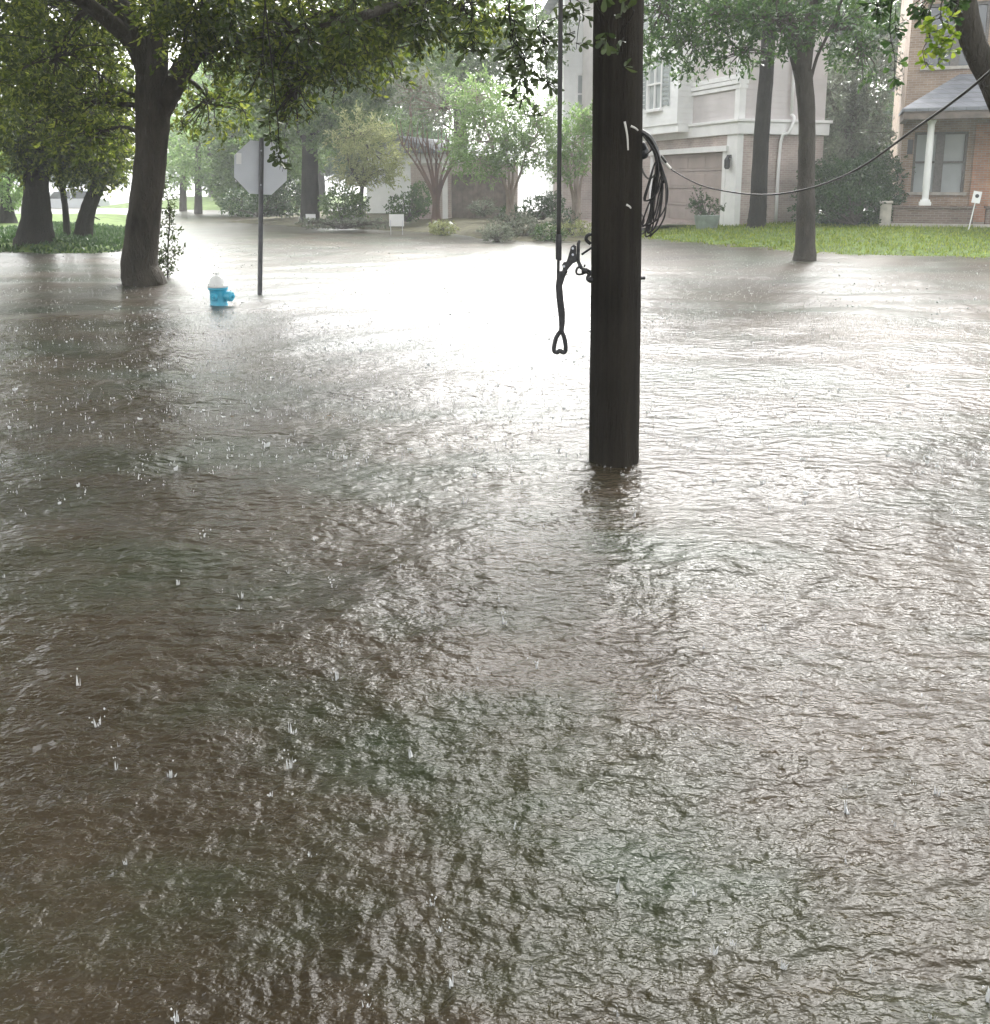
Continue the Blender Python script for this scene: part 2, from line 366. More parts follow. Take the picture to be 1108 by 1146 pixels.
# rings of raindrops
dist = .9*np.exp(nr.uniform(0, math.log(13), 900)); aa = nr.uniform(-.6, .6, 900)
rx, ry = np.sin(aa)*dist, np.cos(aa)*dist; rrad = nr.uniform(.01, .07, 900)
for x0, y0, r0 in zip(rx, ry, rrad):
    d0 = math.hypot(x0, y0)
    i0 = int(np.searchsorted(rr, d0-.2)); i1 = int(np.searchsorted(rr, d0+.2))
    a0 = math.atan2(x0, y0); j0 = int(np.searchsorted(ang, a0-.2/d0)); j1 = int(np.searchsorted(ang, a0+.2/d0))
    s = (slice(i0, i1), slice(j0, j1))
    dd = np.hypot(X[s]-x0, Y[s]-y0)
    Z[s] += max(0, 1-d0/10.5)*.0032*np.exp(-((dd-r0)/.022)**2)*np.cos((dd-r0)/.0065)*(.03/(r0+.03))*1.4
V = np.stack([X, Y, Z], -1).reshape(-1, 3)
idx = np.arange(nrow*ncol).reshape(nrow, ncol)
Fc = np.stack([idx[:-1, :-1], idx[:-1, 1:], idx[1:, 1:], idx[1:, :-1]], -1).reshape(-1, 4)
# surrounding flat water, joined to the detailed fan
b = len(V); ex = []; ef = []
def xv(x, y): ex.append((x, y, 0)); return b+len(ex)-1
left = idx[:, 0]; right = idx[:, -1]; far = idx[-1, :]; near = idx[0, :]
L0 = xv(-380, -60); L1 = xv(-380, 380); R0 = xv(380, -60); R1 = xv(380, 380)
quads = []
tri = []
for i in range(nrow-1):
    tri.append((left[i+1], left[i], L0)); tri.append((right[i], right[i+1], R0))
tri.append((L0, left[-1], L1))
tri.append((R0, R1, right[-1]))
for j in range(ncol-1):
    tri.append((far[j], far[j+1], L1 if j < ncol//2 else R1)); tri.append((near[j+1], near[j], L0 if j < ncol//2 else R0))
tri.append((far[ncol//2], R1, L1)); tri.append((near[ncol//2], L0, R0))
V = np.vstack([V, np.array(ex)])
Fl = [tuple(int(q) for q in f) for f in tri]
me = bpy.data.meshes.new('water')
nq = len(Fc); nt3 = len(Fl)
me.vertices.add(len(V)); me.vertices.foreach_set('co', V.ravel())
loops = np.concatenate([Fc.ravel(), np.array(Fl).ravel()]).astype(np.int32)
me.loops.add(len(loops)); me.loops.foreach_set('vertex_index', loops)
me.polygons.add(nq+nt3)
me.polygons.foreach_set('loop_start', np.concatenate([np.arange(nq)*4, nq*4+np.arange(nt3)*3]).astype(np.int32))
me.polygons.foreach_set('loop_total', np.concatenate([np.full(nq, 4), np.full(nt3, 3)]).astype(np.int32))
me.update(calc_edges=True); me.polygons.foreach_set('use_smooth', np.ones(nq+nt3, dtype=bool)); me.materials.append(M['water'])
wo = bpy.data.objects.new('water', me); scene.collection.objects.link(wo); tag(wo, kind='structure')

def mound(name, outline, zt, mat, inner=2.5, label=None, bumps=.02, n=40):
    """ground that rises out of the water: outline polygon (ccw) at z=-.15, rising to zt(x,y) inside"""
    pts = [Vector((p[0], p[1])) for p in outline]
    per = []
    m = len(pts)
    for i in range(m):
        a, c = pts[i], pts[(i+1) % m]; k = max(2, int((c-a).length/.5))
        k = min(k, 60)
        for q in range(k): per.append(a+(c-a)*(q/k))
    cx = sum(p.x for p in per)/len(per); cyy = sum(p.y for p in per)/len(per)
    per = [p+Vector((rng.uniform(-.12, .12), rng.uniform(-.18, .18))) for p in per]
    rings = [0, .02, .05, .1, .2, .35, .6, .999]
    VV = []; FF = []; K = len(per)
    for q, f in enumerate(rings):
        for p in per:
            x = p.x+(cx-p.x)*f; y = p.y+(cyy-p.y)*f
            d = math.hypot(p.x-x, p.y-y)
            z = -.12+(zt+.12)*min(1, (d/inner))**.6 + (rng.uniform(-bumps, bumps) if q > 0 else 0)
            VV.append((x, y, z))
    for q in range(len(rings)-1):
        for i in range(K):
            j = (i+1) % K; FF.append((q*K+i, q*K+j, (q+1)*K+j, (q+1)*K+i))
    FF.append(tuple((len(rings)-1)*K+i for i in range(K)))
    o = link_mesh(name, VV, FF, mat, smooth=True); tag(o, kind='structure'); return o

# leaves ------------------------------------------------------------------
def unit(a): return a/np.linalg.norm(a, axis=-1, keepdims=True)
def leaves(name, mat, parent, origin, C, D, L, aspect=.42, shape=4):
    n = len(C); r = np.random.default_rng(n)
    D = unit(D); rv = unit(r.normal(size=(n, 3))); S = unit(np.cross(D, rv)); N = np.cross(D, S)
    L = np.asarray(L).reshape(-1, 1)
    if shape == 4:
        V = np.stack([C, C+D*L*.5+S*L*aspect*.5+N*L*.06, C+D*L, C+D*L*.5-S*L*aspect*.5+N*L*.06], 1)
        Fq = np.arange(n*4).reshape(n, 4)
    else:   # rounded, wide near the tip
        prof = [(0, .04), (.35, .3), (.7, .5), (.92, .34)]
        V = [C+D*L*t+S*L*aspect*w_+N*L*.10*w_ - N*L*.12*t*t for t, w_ in prof]+[C+D*L-N*L*.12]+[C+D*L*t-S*L*aspect*w_+N*L*.10*w_-N*L*.12*t*t for t, w_ in prof[::-1]]
        V = np.stack(V, 1); k = V.shape[1]; Fq = np.arange(n*k).reshape(n, k)
    return link_mesh(name, V.reshape(-1, 3), Fq, mat, parent, origin)
def spray(r, c, rad, twigs, per, tlen, droop=.5, outward=.6, shell=.35):
    """twig directions and leaves spread through an ellipsoid clump"""
    u = unit(r.normal(size=(twigs, 3))); rr_ = (shell+(1-shell)*r.random((twigs, 1)))**.8
    T = np.array(c)+u*rr_*np.array(rad)
    d = unit(u*outward+r.normal(size=(twigs, 3))*.7+np.array([0, 0, -droop]))
    t = r.random((twigs, per, 1))*tlen
    C = T[:, None, :]+d[:, None, :]*t+r.normal(size=(twigs, per, 3))*tlen*.07
    D = unit(d[:, None, :]*.8+r.normal(size=(twigs, per, 3))*.75)
    return C.reshape(-1, 3), D.reshape(-1, 3), T, d
def make_tree(name, label, base, trunks, clumps, bark, leaf, leafL=.1, group=None, seed=1, cat='tree', aspect=.42, droop=.5, twigs=True, shape=4, rough=.06):
    """trunks: list of (pts, radii); clumps: list of (centre, radius3, twigs, per, twiglen)"""
    r = np.random.default_rng(seed); rg = random.Random(seed)
    o = thing(name, label, cat, base, 0, group)
    mb = MB()
    for pts, rad in trunks: mb.tube(pts, rad, n=14 if max(rad) > .1 else 7, sub=6, rough=rough, rng=rg)
    Cs, Ds, Ls = [], [], []
    fork = [Vector(p) for t in trunks for p in t[0][1:]]
    for cq in clumps:
        c, rad, tw, per, tl = cq[:5]
        C, D, T, d = spray(r, c, rad, tw, per, tl, droop); Cs.append(C); Ds.append(D); Ls.append(np.full(len(C), cq[5] if len(cq) > 5 else 1.0))
        if twigs:
            cv = Vector(c); f = min(fork, key=lambda p: (p-cv).length)
            mid = (f+cv)/2+Vector((rg.uniform(-.2, .2), rg.uniform(-.2, .2), rg.uniform(0, .25)))
            mb.tube([f, mid, cv], [.05, .03, .015], n=6, sub=4)
            for k in range(0, tw, max(1, tw//25)):
                mb.tube([cv.lerp(mid, rg.random()*.5), Vector(T[k]), Vector(T[k]+d[k]*tl)], [.012, .007, .003], n=4, sub=2)
    mb.build('trunk', bark, o, base, smooth=True)
    if Cs:
        C = np.vstack(Cs); D = np.vstack(Ds); L = leafL*r.uniform(.6, 1.25, len(C))*np.concatenate(Ls)
        leaves('crown', leaf, o, base, C, D, L, aspect, shape)
    return o
def cl(u, v, Y, ru, rv, tw, per=14, tl=.4, rd=None):   # clump given by where it stands
    s = pxm(Y); c = P(u, v, Y); return (tuple(c), (ru/s, (rd if rd else max(ru, rv)/s), rv/s), tw, per, tl)
# ================================================================== SETTING LAWNS
lawn_r = [G(700, 268), G(760, 273), G(830, 279), G(900, 285), G(1000, 288), G(1120, 291)]
lo = [(p.x, p.y) for p in lawn_r]+[(24, 16.5), (30, 40), (5.5, 44), (4.2, 30)]
mound('lawn', lo, .28, M['lawn'], inner=6)
lb = [G(-60, 283), G(0, 283.5), G(60, 285), G(110, 284), G(136, 282)]
lo = [(-24, 17)]+[(p.x, p.y) for p in lb]+[(-8.1, 21.5), (-10.5, 28), (-15, 42), (-30, 42)]
mound('lawn', lo, .2, M['lawn'], inner=2.0)
c_ = [G(330, 256), G(420, 259), G(500, 262), G(535, 268), G(600, 272), G(680, 272)]
lo = [(p.x, p.y) for p in c_]+[(4.1, 30), (6, 46), (-10, 46), (-11, 36)]
mound('garden_ground', lo, .26, M['bed'], inner=5)
lo = [(-24, 56), (-12, 50), (-9, 46), (-9, 90), (-30, 90)]
mound('far_lawn', lo, .3, M['lawn'], inner=4)

def grass_patch(pts_fn, n, seed, Lr=(.05, .12)):
    r = np.random.default_rng(seed); C = pts_fn(r, n)
    D = r.normal(size=(len(C), 3))*.35+np.array([0, 0, 1.]); return C, D, r.uniform(*Lr, len(C))
def poly_in(x, y, poly):
    ins = np.zeros(len(x), bool); j = len(poly)-1
    for i in range(len(poly)):
        xi, yi = poly[i]; xj, yj = poly[j]
        c = ((yi > y) != (yj > y)) & (x < (xj-xi)*(y-yi)/(yj-yi+1e-9)+xi); ins ^= c; j = i
    return ins
from mathutils.bvhtree import BVHTree
def surf_pts(objs, x0, x1, y0, y1, n, r):
    out = []
    trees = [BVHTree.FromObject(o, dg) for o in objs]
    xs = r.uniform(x0, x1, n); ys = r.uniform(y0, y1, n)
    for x, y in zip(xs, ys):
        for t in trees:
            h = t.ray_cast(Vector((x, y, 3)), Vector((0, 0, -1)))
            if h[0] is not None and h[0].z > -.10: out.append(h[0]); break
    return np.array(out)
bpy.context.view_layer.update(); dg = bpy.context.evaluated_depsgraph_get()
L_ = [o for o in scene.objects if o.name.startswith('lawn')]
r = np.random.default_rng(5)
C1 = surf_pts(L_, 3, 15, 17, 30, 26000, r); C2 = surf_pts(L_, -14, -7.5, 18, 30, 22000, r)
C = C1; D = r.normal(size=(len(C), 3))*.45+np.array([0, 0, 1.])
go = leaves('grass', M['blade'], None, (0, 0, 0), C-np.array([0, 0, .02]), D, r.uniform(.05, .13, len(C)), .22)
tag(go, 'short wet lawn grass on the banks above the flood water', 'grass', kind='stuff')

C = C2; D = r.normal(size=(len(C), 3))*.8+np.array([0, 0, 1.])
gc = leaves('shade_tinted_cover', M['leafk'], None, (0, 0, 0), C-np.array([0, 0, .02]), D, r.uniform(.06, .15, len(C)), .4)  # ground cover in part; the dark leaf colour also paints the bank's shade
tag(gc, 'grass and ground cover on the left bank, dark green leaves painting in its shade', 'ground cover', kind='stuff')
# ================================================================== UTILITY POLE
PYW = 4.78
pb = P(686.5, 520, PYW); pb.z = 0
pole = thing('utility_pole', 'dark wooden utility pole standing in the flood water in the foreground', 'utility pole', (pb.x, pb.y, 0))
rg = random.Random(4)
mb = MB()
n = 40; VV = []; FF = []
zz = [-.6+i*.12 for i in range(80)]
off = [rg.uniform(-1, 1) for _ in range(n)]
for z in zz:
    r0 = .131-.0045*max(z, 0)
    for k in range(n):
        a = 2*math.pi*k/n; q = r0*(1+.022*off[k]+.008*rg.uniform(-1, 1)+.012*math.sin(z*2+a*3))
        VV.append((pb.x+q*math.cos(a)-.0135*z, pb.y+q*math.sin(a), z))
for i in range(len(zz)-1):
    for k in range(n): FF.append((i*n+k, i*n+(k+1) % n, (i+1)*n+(k+1) % n, (i+1)*n+k))
FF.append(tuple((len(zz)-1)*n+k for k in range(n)))
mb.add(VV, FF); mb.build('shaft', M['pole'], pole, (pb.x, pb.y, 0), smooth=True)
for (u0, v0, u1, v1) in [(699, 136, 703, 168), (706, 141, 714, 146), (701, 229, 706, 233)]:
    mb = MB(); a = P(u0, v0, PYW-.132); c = P(u1, v1, PYW-.128); mb.tube([a, (a+c)/2+Vector((.004, -.004, 0)), c], [.006, .005, .004], n=6)
    mb.build('staple', M['tape'], pole, (pb.x, pb.y, 0))
mb = MB(); mb.tube([P(716, 311, PYW), P(722, 311, PYW)], .009, n=8); mb.build('bolt', M['iron'], pole, (pb.x, pb.y, 0))
# bracket hooks on the pole's left side
mb = MB(); mb.tube([P(664, 262, PYW), P(658, 263, PYW), P(656, 268, PYW), P(661, 273, PYW)], .009, n=8); mb.tube([P(664, 276, PYW-.02), P(655, 282, PYW-.02), P(651, 285, PYW-.02)], .006, n=6)
mb.build('hook', M['iron'], pole, (pb.x, pb.y, 0), smooth=True)
mb = MB(); mb.tube([P(668, 313, PYW-.03), P(660, 313, PYW-.03), P(658, 310, PYW-.03), P(661, 305, PYW-.03), P(657, 302, PYW-.03)], [.016, .016, .010, .008, .007], n=8)
mb.build('hook', M['iron'], pole, (pb.x, pb.y, 0), smooth=True)
# guy wire + clamp
gy = PYW-.05
gw = P(625, 290, gy)
guy = thing('guy_wire', 'thick black guy wire hanging straight down left of the pole', 'cable', tuple(gw))
top = P(627.5, 0, gy); topz = top+(top-gw)*2.4
mb = MB(); mb.tube([topz, top, gw], .0115, n=10); mb.build('cable', M['cable'], guy, gw, smooth=True)
mb = MB(); mb.tube([P(625.5, 262, gy), P(625.3, 268, gy), P(625.2, 288, gy), P(625, 291, gy)], [.013, .0155, .0155, .012], n=12); mb.build('sleeve', M['iron'], guy, gw, smooth=True)
mb = MB(); mb.tube([P(625, 288, gy), P(624.8, 300, gy), P(624.5, 312, gy)], [.0075]*3, n=8); mb.build('core', M['cable'], guy, gw, smooth=True)
cl0 = P(628, 320, gy)
clamp = thing('line_clamp', 'grey metal clamp with a hanging strap and looped end beside the pole', 'clamp', tuple(cl0))
def plate(pix, th, Y, mat, name, parent, bev=.003):
    mbx = MB(); a = [P(u, v, Y-th/2) for u, v in pix]; c = [P(u, v, Y+th/2) for u, v in pix]; m = len(pix)
    mbx.add(a+c, [tuple(range(m)), tuple(range(2*m-1, m-1, -1))]+[(i+m, (i+1) % m+m, (i+1) % m, i) for i in range(m)])
    return mbx.build(name, mat, parent, cl0, bevel=bev)
plate([(639, 276), (642, 273.5), (645, 275), (645.5, 293), (641, 295), (636, 301), (632, 306), (628.5, 306), (630, 300), (629, 296), (631, 293), (634, 293), (636, 287)], .022, gy, M['iron'], 'yoke', clamp)
plate([(645.5, 272), (648, 268), (650, 269.5), (649, 274), (649, 292), (652, 298), (655, 301), (653, 304), (648, 300), (645.3, 293)], .014, gy+.006, M['iron'], 'arm', clamp)
mb = MB()
sp_ = [(631, 303), (627.5, 311), (625.5, 320), (626.5, 333), (628.5, 350), (629, 360), (628.2, 372)]
ptsS = [P(u, v, gy) for u, v in sp_]
wS = [.021, .020, .0165, .0175, .0175, .015, .0115]
VV = []; FF = []
for i, (p, w_) in enumerate(zip(ptsS, wS)):
    for (sx, sy) in ((-1, -.4), (-.6, -.7), (.6, -.7), (1, -.4), (1, .4), (-1, .4)): VV.append(p+Vector((sx*w_, sy*.02, 0)))
for i in range(len(ptsS)-1):
    for k in range(6): FF.append((i*6+k, i*6+(k+1) % 6, (i+1)*6+(k+1) % 6, (i+1)*6+k))
FF += [tuple(range(6)), tuple((len(ptsS)-1)*6+k for k in range(5, -1, -1))]
mb.add(VV, FF); mb.build('strap', M['iron'], clamp, cl0, bevel=.002)
mb = MB(); loop = [(627, 371), (622.5, 378), (620.5, 386), (620, 392), (623, 394.5), (626.5, 392.5), (630.5, 394.5), (633, 392), (632.8, 385), (631.5, 378), (629, 371)]
mb.tube([P(u, v, gy) for u, v in loop], [.0115]*len(loop), n=10); mb.build('eye', M['iron'], clamp, cl0, smooth=True)
mb = MB(); mb.tube([P(649, 298, gy), P(645.5, 301, gy), P(645.5, 306, gy), P(650, 307, gy), P(656, 305, gy), P(659, 307, gy+.02)], [.006]*6, n=8)
mb.tube([P(651, 303, gy-.01), P(657, 303, gy-.01)], [.017, .014], n=10); mb.tube([P(654, 299, gy), P(654.5, 296, gy)], .005, n=6)
mb.build('shackle', M['iron'], clamp, cl0, smooth=True)
for (u, v) in ((641, 278), (641, 285), (631, 298)):
    mb = MB(); a = P(u, v, gy-.012); mb.tube([a+Vector((0, -.008, 0)), a+Vector((0, .03, 0))], .006, n=8); mb.build('bolt', M['galv'], clamp, cl0)
# coil of cable
cb0 = P(720, 147, PYW-.02)
coil = thing('cable_coil', 'coil of thin black cables tied on the right side of the pole', 'cable', tuple(cb0))
mb = MB(); rc = random.Random(9)
for i in range(9):
    du = rc.uniform(-3, 3); bot = rc.choice([262, 262, 258, 250, 244, 236, 222]); wd = rc.uniform(-4, 3)
    Yk = PYW-.05+rc.uniform(-.05, .05); xo = 742+wd; x1 = 722+rc.uniform(-4, 6)
    pts = [P(718+du*.3, 148, Yk), P(727+du*.5, 155, Yk), P(734+du*.5, 168, Yk), P(738+du*.4, 180, Yk), P(xo+2, 205, Yk), P(xo+1+wd*.6, bot-25, Yk), P(xo-4, bot-10, Yk), P(731, bot-1, Yk), P(x1, bot+2, Yk+.03), P(x1+4, bot-14, Yk+.03), P(731+du, bot-40, Yk+.02), P(735+du, 190, Yk), P(733+du*.4, 172, Yk), P(724, 156, Yk)]
    mb.tube(pts, .0042, n=6, sub=5)
mb.build('loops', M['cable'], coil, cb0, smooth=True)
mb = MB(); mb.tube([P(716, 146, PYW-.03), P(726, 154, PYW-.05), P(733, 166, PYW-.05), P(736, 178, PYW-.05)], [.012, .017, .017, .013], n=10); mb.build('bundle', M['cable'], coil, cb0, smooth=True)
mb = MB(); mb.tube([P(718, 160, PYW), P(722, 170, PYW), P(720, 174, PYW-.02), P(717, 171, PYW)], [.016, .02, .02, .012], n=10); mb.build('clip', M['iron'], coil, cb0, smooth=True)
mb = MB(); mb.tube([P(716, 182, PYW), P(721, 195, PYW-.02), P(727, 200, PYW-.02), P(734, 194, PYW-.02), P(737, 184, PYW-.02)], .005, n=6)
mb.tube([P(720, 152, PYW-.06), P(729, 166, PYW-.07), P(724, 172, PYW-.05)], .004, n=6)
mb.build('tie', M['cabled'], coil, cb0, smooth=True)
mb = MB(); mb.tube([P(717, 238, PYW), P(721, 246, PYW-.04), P(719, 254, PYW), P(724, 250, PYW-.05), P(721, 260, PYW-.02), P(717, 262, PYW)], .004, n=6); mb.build('tail', M['cabled'], coil, cb0, smooth=True)
# sagging service wire
wp = [(737, 176, PYW-.05), (752, 190, 4.7), (790, 209, 4.5), (850, 218, 4.2), (905, 211, 3.9), (960, 189, 3.55), (1020, 147, 3.15), (1108, 80, 2.65)]
wpt = [P(*q) for q in wp]; d = wpt[-1]-wpt[-2]; wpt += [wpt[-1]+d*1.3+Vector((0, 0, .08)), wpt[-1]+d*4+Vector((0, 0, .6))]
sw = thing('service_wire', 'thin black wire sagging from the pole toward the upper right', 'cable', tuple(wpt[0]))
mb = MB(); mb.tube(wpt, [.0032]*3+[.0038]*3+[.0045]*4, n=8, sub=8); mb.build('wire', M['cable'], sw, wpt[0], smooth=True)
mb = MB(); mb.tube([P(736, 174, PYW-.06), P(744, 182, PYW-.06), P(751, 189, PYW-.08)], [.007, .009, .006], n=8); mb.build('grip', M['tape'], sw, wpt[0], smooth=True)
mb = MB(); mb.tube([P(740, 175, PYW-.06), P(746, 182, PYW-.07)], [.008, .006], n=8); mb.build('grip_end', M['cable'], sw, wpt[0], smooth=True)

# ================================================================== STOP SIGN (seen from behind)
SY = G(291, 329).y; sc = pxm(SY)
sb = G(291, 329)
stop = thing('stop_sign', 'bare grey back of an octagonal road sign on a thin post in the water', 'road sign', (sb.x, sb.y, 0), R(24))
ctr = P(291, 187.5, SY); hz = ctr.z; rr8 = 28.3/sc/math.cos(R(22.5))
mb = MB(); pts8 = [(rr8*math.cos(R(22.5+45*i)), hz+rr8*math.sin(R(22.5+45*i))) for i in range(8)]
mb.prism(pts8, .035, .040); mb.build('plate', M['galv'], stop, bevel=.001)
mb = MB(); mb.prism([(x*.995, hz+(z-hz)*.995) for x, z in pts8], .0405, .042); mb.build('face', M['red'], stop)
stop.rotation_euler = (0, R(3.3), R(24))
mb = MB(); q = .028
mb.box(-q, q, .028, .0345, -.6, hz+.38); mb.box(-q, -q+.006, -.012, .028, -.6, hz+.38); mb.box(q-.006, q, -.012, .028, -.6, hz+.38)
mb.build('post', M['postm'], stop, bevel=.001)
for z in (hz-.22, hz+.22):
    mb = MB(); mb.tube([(0, .02, z), (0, .034, z)], .012, n=6); mb.build('bolt', M['galv'], stop)
mb = MB(); mb.box(-.315, -.25, .033, .0345, hz+.03, hz+.17); mb.build('sticker', M['sticker'], stop)
# ================================================================== HYDRANT
hb = G(245, 341); s = pxm(hb.y); HT = (341-305)/s
hyd = thing('fire_hydrant', 'half submerged blue fire hydrant with a white domed top', 'fire hydrant', (hb.x, hb.y, 0))
k = HT/.40
def zk(z): return z*k
mb = MB(); mb.lathe([(.10, zk(-.45)), (.10, zk(-.05)), (.108, zk(-.02)), (.108, zk(.0)), (.10, zk(.02)), (.10, zk(.17)), (.105, zk(.185)), (.118, zk(.19)), (.118, zk(.215))], 28)
mb.build('body', M['blue'], hyd, smooth=True, bevel=0)
mb = MB(); mb.lathe([(.122, zk(.217)), (.122, zk(.245)), (.104, zk(.252)), (.098, zk(.28)), (.085, zk(.32)), (.058, zk(.35)), (.03, zk(.362)), (.001, zk(.365))], 28)
bon = mb.build('bonnet', M['wpaint'], hyd, smooth=True)
mb = MB(); mb.lathe([(.026, zk(.36)), (.024, zk(.40)), (.001, zk(.402))], 5); mb.build('nut', M['wpaint'], bon)
for i in range(8):
    a = i*math.pi/4; mb = MB(); mb.lathe([(.011, zk(.245)), (.010, zk(.26)), (.001, zk(.261))], 6, Matrix.Translation((.111*math.cos(a), .111*math.sin(a), 0))); mb.build('flange_bolt', M['wpaint'], bon)
for ang_, rad_, ln, nm in ((-15, .062, .19, 'pumper_cap'), (75, .04, .15, 'hose_cap'), (-100, .045, .14, 'hose_cap')):
    Mx = Matrix.Rotation(R(ang_), 4, 'Z') @ Matrix.Translation((.07, 0, zk(.11))) @ Matrix.Rotation(R(90), 4, 'Y')
    mb = MB(); l_ = ln-.07
    mb.lathe([(rad_*.8, 0), (rad_*.8, l_*.45), (rad_, l_*.5), (rad_*1.02, l_*.9), (rad_*.8, l_), (rad_*.3, l_), (rad_*.3, l_+.025), (.001, l_+.026)], 20, Mx)
    mb.build(nm, M['blue'], hyd, smooth=False, bevel=0)

# ================================================================== TREES NEAR LEFT
# front oak (trunk at x=155)
fo = G(156, 321); Y1 = fo.y+.3; s1 = pxm(Y1)
def TP(u, v, dy=0, Y=None): return P(u, v, (Y or Y1)+dy)
tr = [([Vector((fo.x-.02, Y1, -.6)), Vector((fo.x-.02, Y1, -.02)), TP(157, 295), TP(163, 235), TP(170, 170), TP(172, 120), TP(173, 85)], [.38, .32, .255, .225, .215, .24, .24]),
      ([TP(173, 115), TP(166, 75), TP(150, 30), TP(120, -10, .3), TP(70, -60, .8), TP(20, -110, 1)], [.2, .16, .14, .13, .10, .06]),
      ([TP(170, 100), TP(150, 50, -.1), TP(105, 10, -.4), TP(60, -20, -.8), TP(-40, -70, -1.5)], [.16, .12, .10, .09, .06]),
      ([TP(178, 125), TP(200, 85, -.1), TP(228, 45, -.3), TP(260, -5, -.6), TP(330, -90, -1.5), TP(420, -160, -2.5)], [.17, .155, .13, .12, .09, .05]),
      ([TP(173, 90), TP(178, 30), TP(186, -60), TP(190, -200)], [.2, .14, .12, .06]),
      ([TP(215, 65, -.2), TP(260, 45, -1), TP(330, 35, -2), TP(400, 20, -3)], [.08, .05, .035, .02])]
r = np.random.default_rng(21)
cls = [cl(250, 15, 12.5, 90, 40, 230, 14, .3), cl(330, 40, 12, 80, 45, 190, 14, .3), cl(300, 72, 12.3, 60, 34, 70, 12, .3),
       cl(225, 60, 13, 34, 34, 45, 12, .3), cl(325, 110, 12, 22, 28, 30, 12, .22), cl(100, 10, 14.3, 100, 50, 260, 14, .3), cl(60, 70, 13.5, 80, 50, 190, 14, .3),
       cl(110, 110, 14, 50, 50, 110, 14, .3), cl(400, 25, 11.5, 60, 35, 110, 14, .3), cl(380, 70, 12.5, 40, 26, 30, 12, .3),
       cl(215, 15, 12, 40, 30, 90, 14, .3), cl(460, 15, 11.5, 55, 30, 110, 14, .3), cl(520, 10, 12, 50, 26, 100, 14, .3), cl(240, 120, 14.5, 45, 35, 80, 14, .3), cl(100, 150, 14.5, 45, 30, 70, 14, .3), cl(60, 120, 14.5, 60, 40, 130, 14, .3), cl(350, 20, 13, 80, 40, 200, 14, .3), cl(440, 55, 13, 40, 28, 50, 14, .3)]
# overhead crown above the picture, larger leaves in lower-detail clumps
for i in range(34):
    a = i*2.4; q = math.sqrt((i+.5)/34)*7.5
    cls.append(((fo.x+1.2+q*math.cos(a)*.9, 11.5+q*math.sin(a)*.95, 6.3+1.6*(1-(q/7.5)**2)+rng.uniform(-.6, 1.2)), (1.7, 1.7, 1.0), 190, 14, .6, 1.7))
make_tree('oak_tree', 'big oak with forked trunk standing in the water left of the road sign', (fo.x, Y1, 0), tr, cls, M['bark'], M['leafd'], .095, seed=2, group='big trees on the left')
# sapling beside it
sb2 = G(186, 311)
st = [([sb2+Vector((0, 0, -.4)), P(188, 280, sb2.y), P(190, 240, sb2.y), P(184, 205, sb2.y)], [.018, .013, .01, .005]),
      ([P(178, 296, sb2.y), P(196, 285, sb2.y), P(206, 276, sb2.y)], [.008, .006, .003]), ([P(178, 300, sb2.y), P(172, 270, sb2.y), P(174, 240, sb2.y)], [.008, .006, .003])]
make_tree('sapling', 'thin leafy sapling growing against the right side of the big oak', (sb2.x, sb2.y, 0), st, [cl(187, 270, sb2.y, 11, 28, 70, 8, .12, .12), cl(184, 225, sb2.y, 12, 26, 60, 8, .12, .12), cl(182, 298, sb2.y, 9, 12, 36, 8, .1, .12), cl(204, 278, sb2.y, 5, 4, 3, 6, .06, .05)], M['barkg'], M['leafn'], .06, seed=5, cat='plant', twigs=False)
# oak A at x=40
YA = 21.0
def A_(u, v, dy=0): return P(u, v, YA+dy)
ab = A_(40, 274); ab.z = .05
make_tree('oak_tree', 'dark oak with flared base on the grassy bank at far left', (ab.x, YA, .05),
  [([ab+Vector((0, 0, -.3)), ab+Vector((0, 0, .05)), A_(41, 250), A_(41, 215), A_(40, 170), A_(38, 110), A_(36, 40), A_(34, -60)], [.62, .48, .34, .27, .25, .26, .22, .14]),
   ([A_(38, 120), A_(10, 60), A_(-30, 10)], [.16, .12, .08]), ([A_(39, 110), A_(75, 50), A_(120, -10)], [.16, .11, .06]), ([A_(25, 175), A_(5, 163), A_(-20, 140)], [.05, .04, .03])],
  [cl(30, 120, 21, 60, 70, 420, 14, .4), cl(70, 150, 21.5, 60, 45, 360, 14, .4), cl(100, 180, 22, 50, 28, 260, 14, .35), cl(20, 50, 20, 90, 60, 400, 14, .4), cl(110, 90, 22, 60, 60, 380, 14, .4), cl(60, 10, 19, 110, 50, 420, 14, .4),
   *[((-10.5+4.6*math.cos(i*2.4)*math.sqrt((i+.5)/16), 20+4.2*math.sin(i*2.4)*math.sqrt((i+.5)/16), 6.2+(i%4)*.9), (1.7, 1.7, 1.1), 170, 14, .6, 1.6) for i in range(16)], *[((-12.5+1.5*math.cos(i*2), 13.5+3*math.sin(i*2), 4.8+(i%4)*.9), (1.6, 1.6, 1.0), 150, 14, .6, 1.5) for i in range(9)], cl(60, -80, 20, 150, 70, 300, 14, .6), cl(-40, 60, 21, 60, 80, 200, 14, .5), cl(115, 150, 21, 30, 30, 80, 14, .35), cl(30, 175, 21, 22, 22, 50, 12, .3)], M['barkd'], M['leafd'], .12, seed=7, group='big trees on the left')  # off-frame clumps added to block sky reflected in the far left water
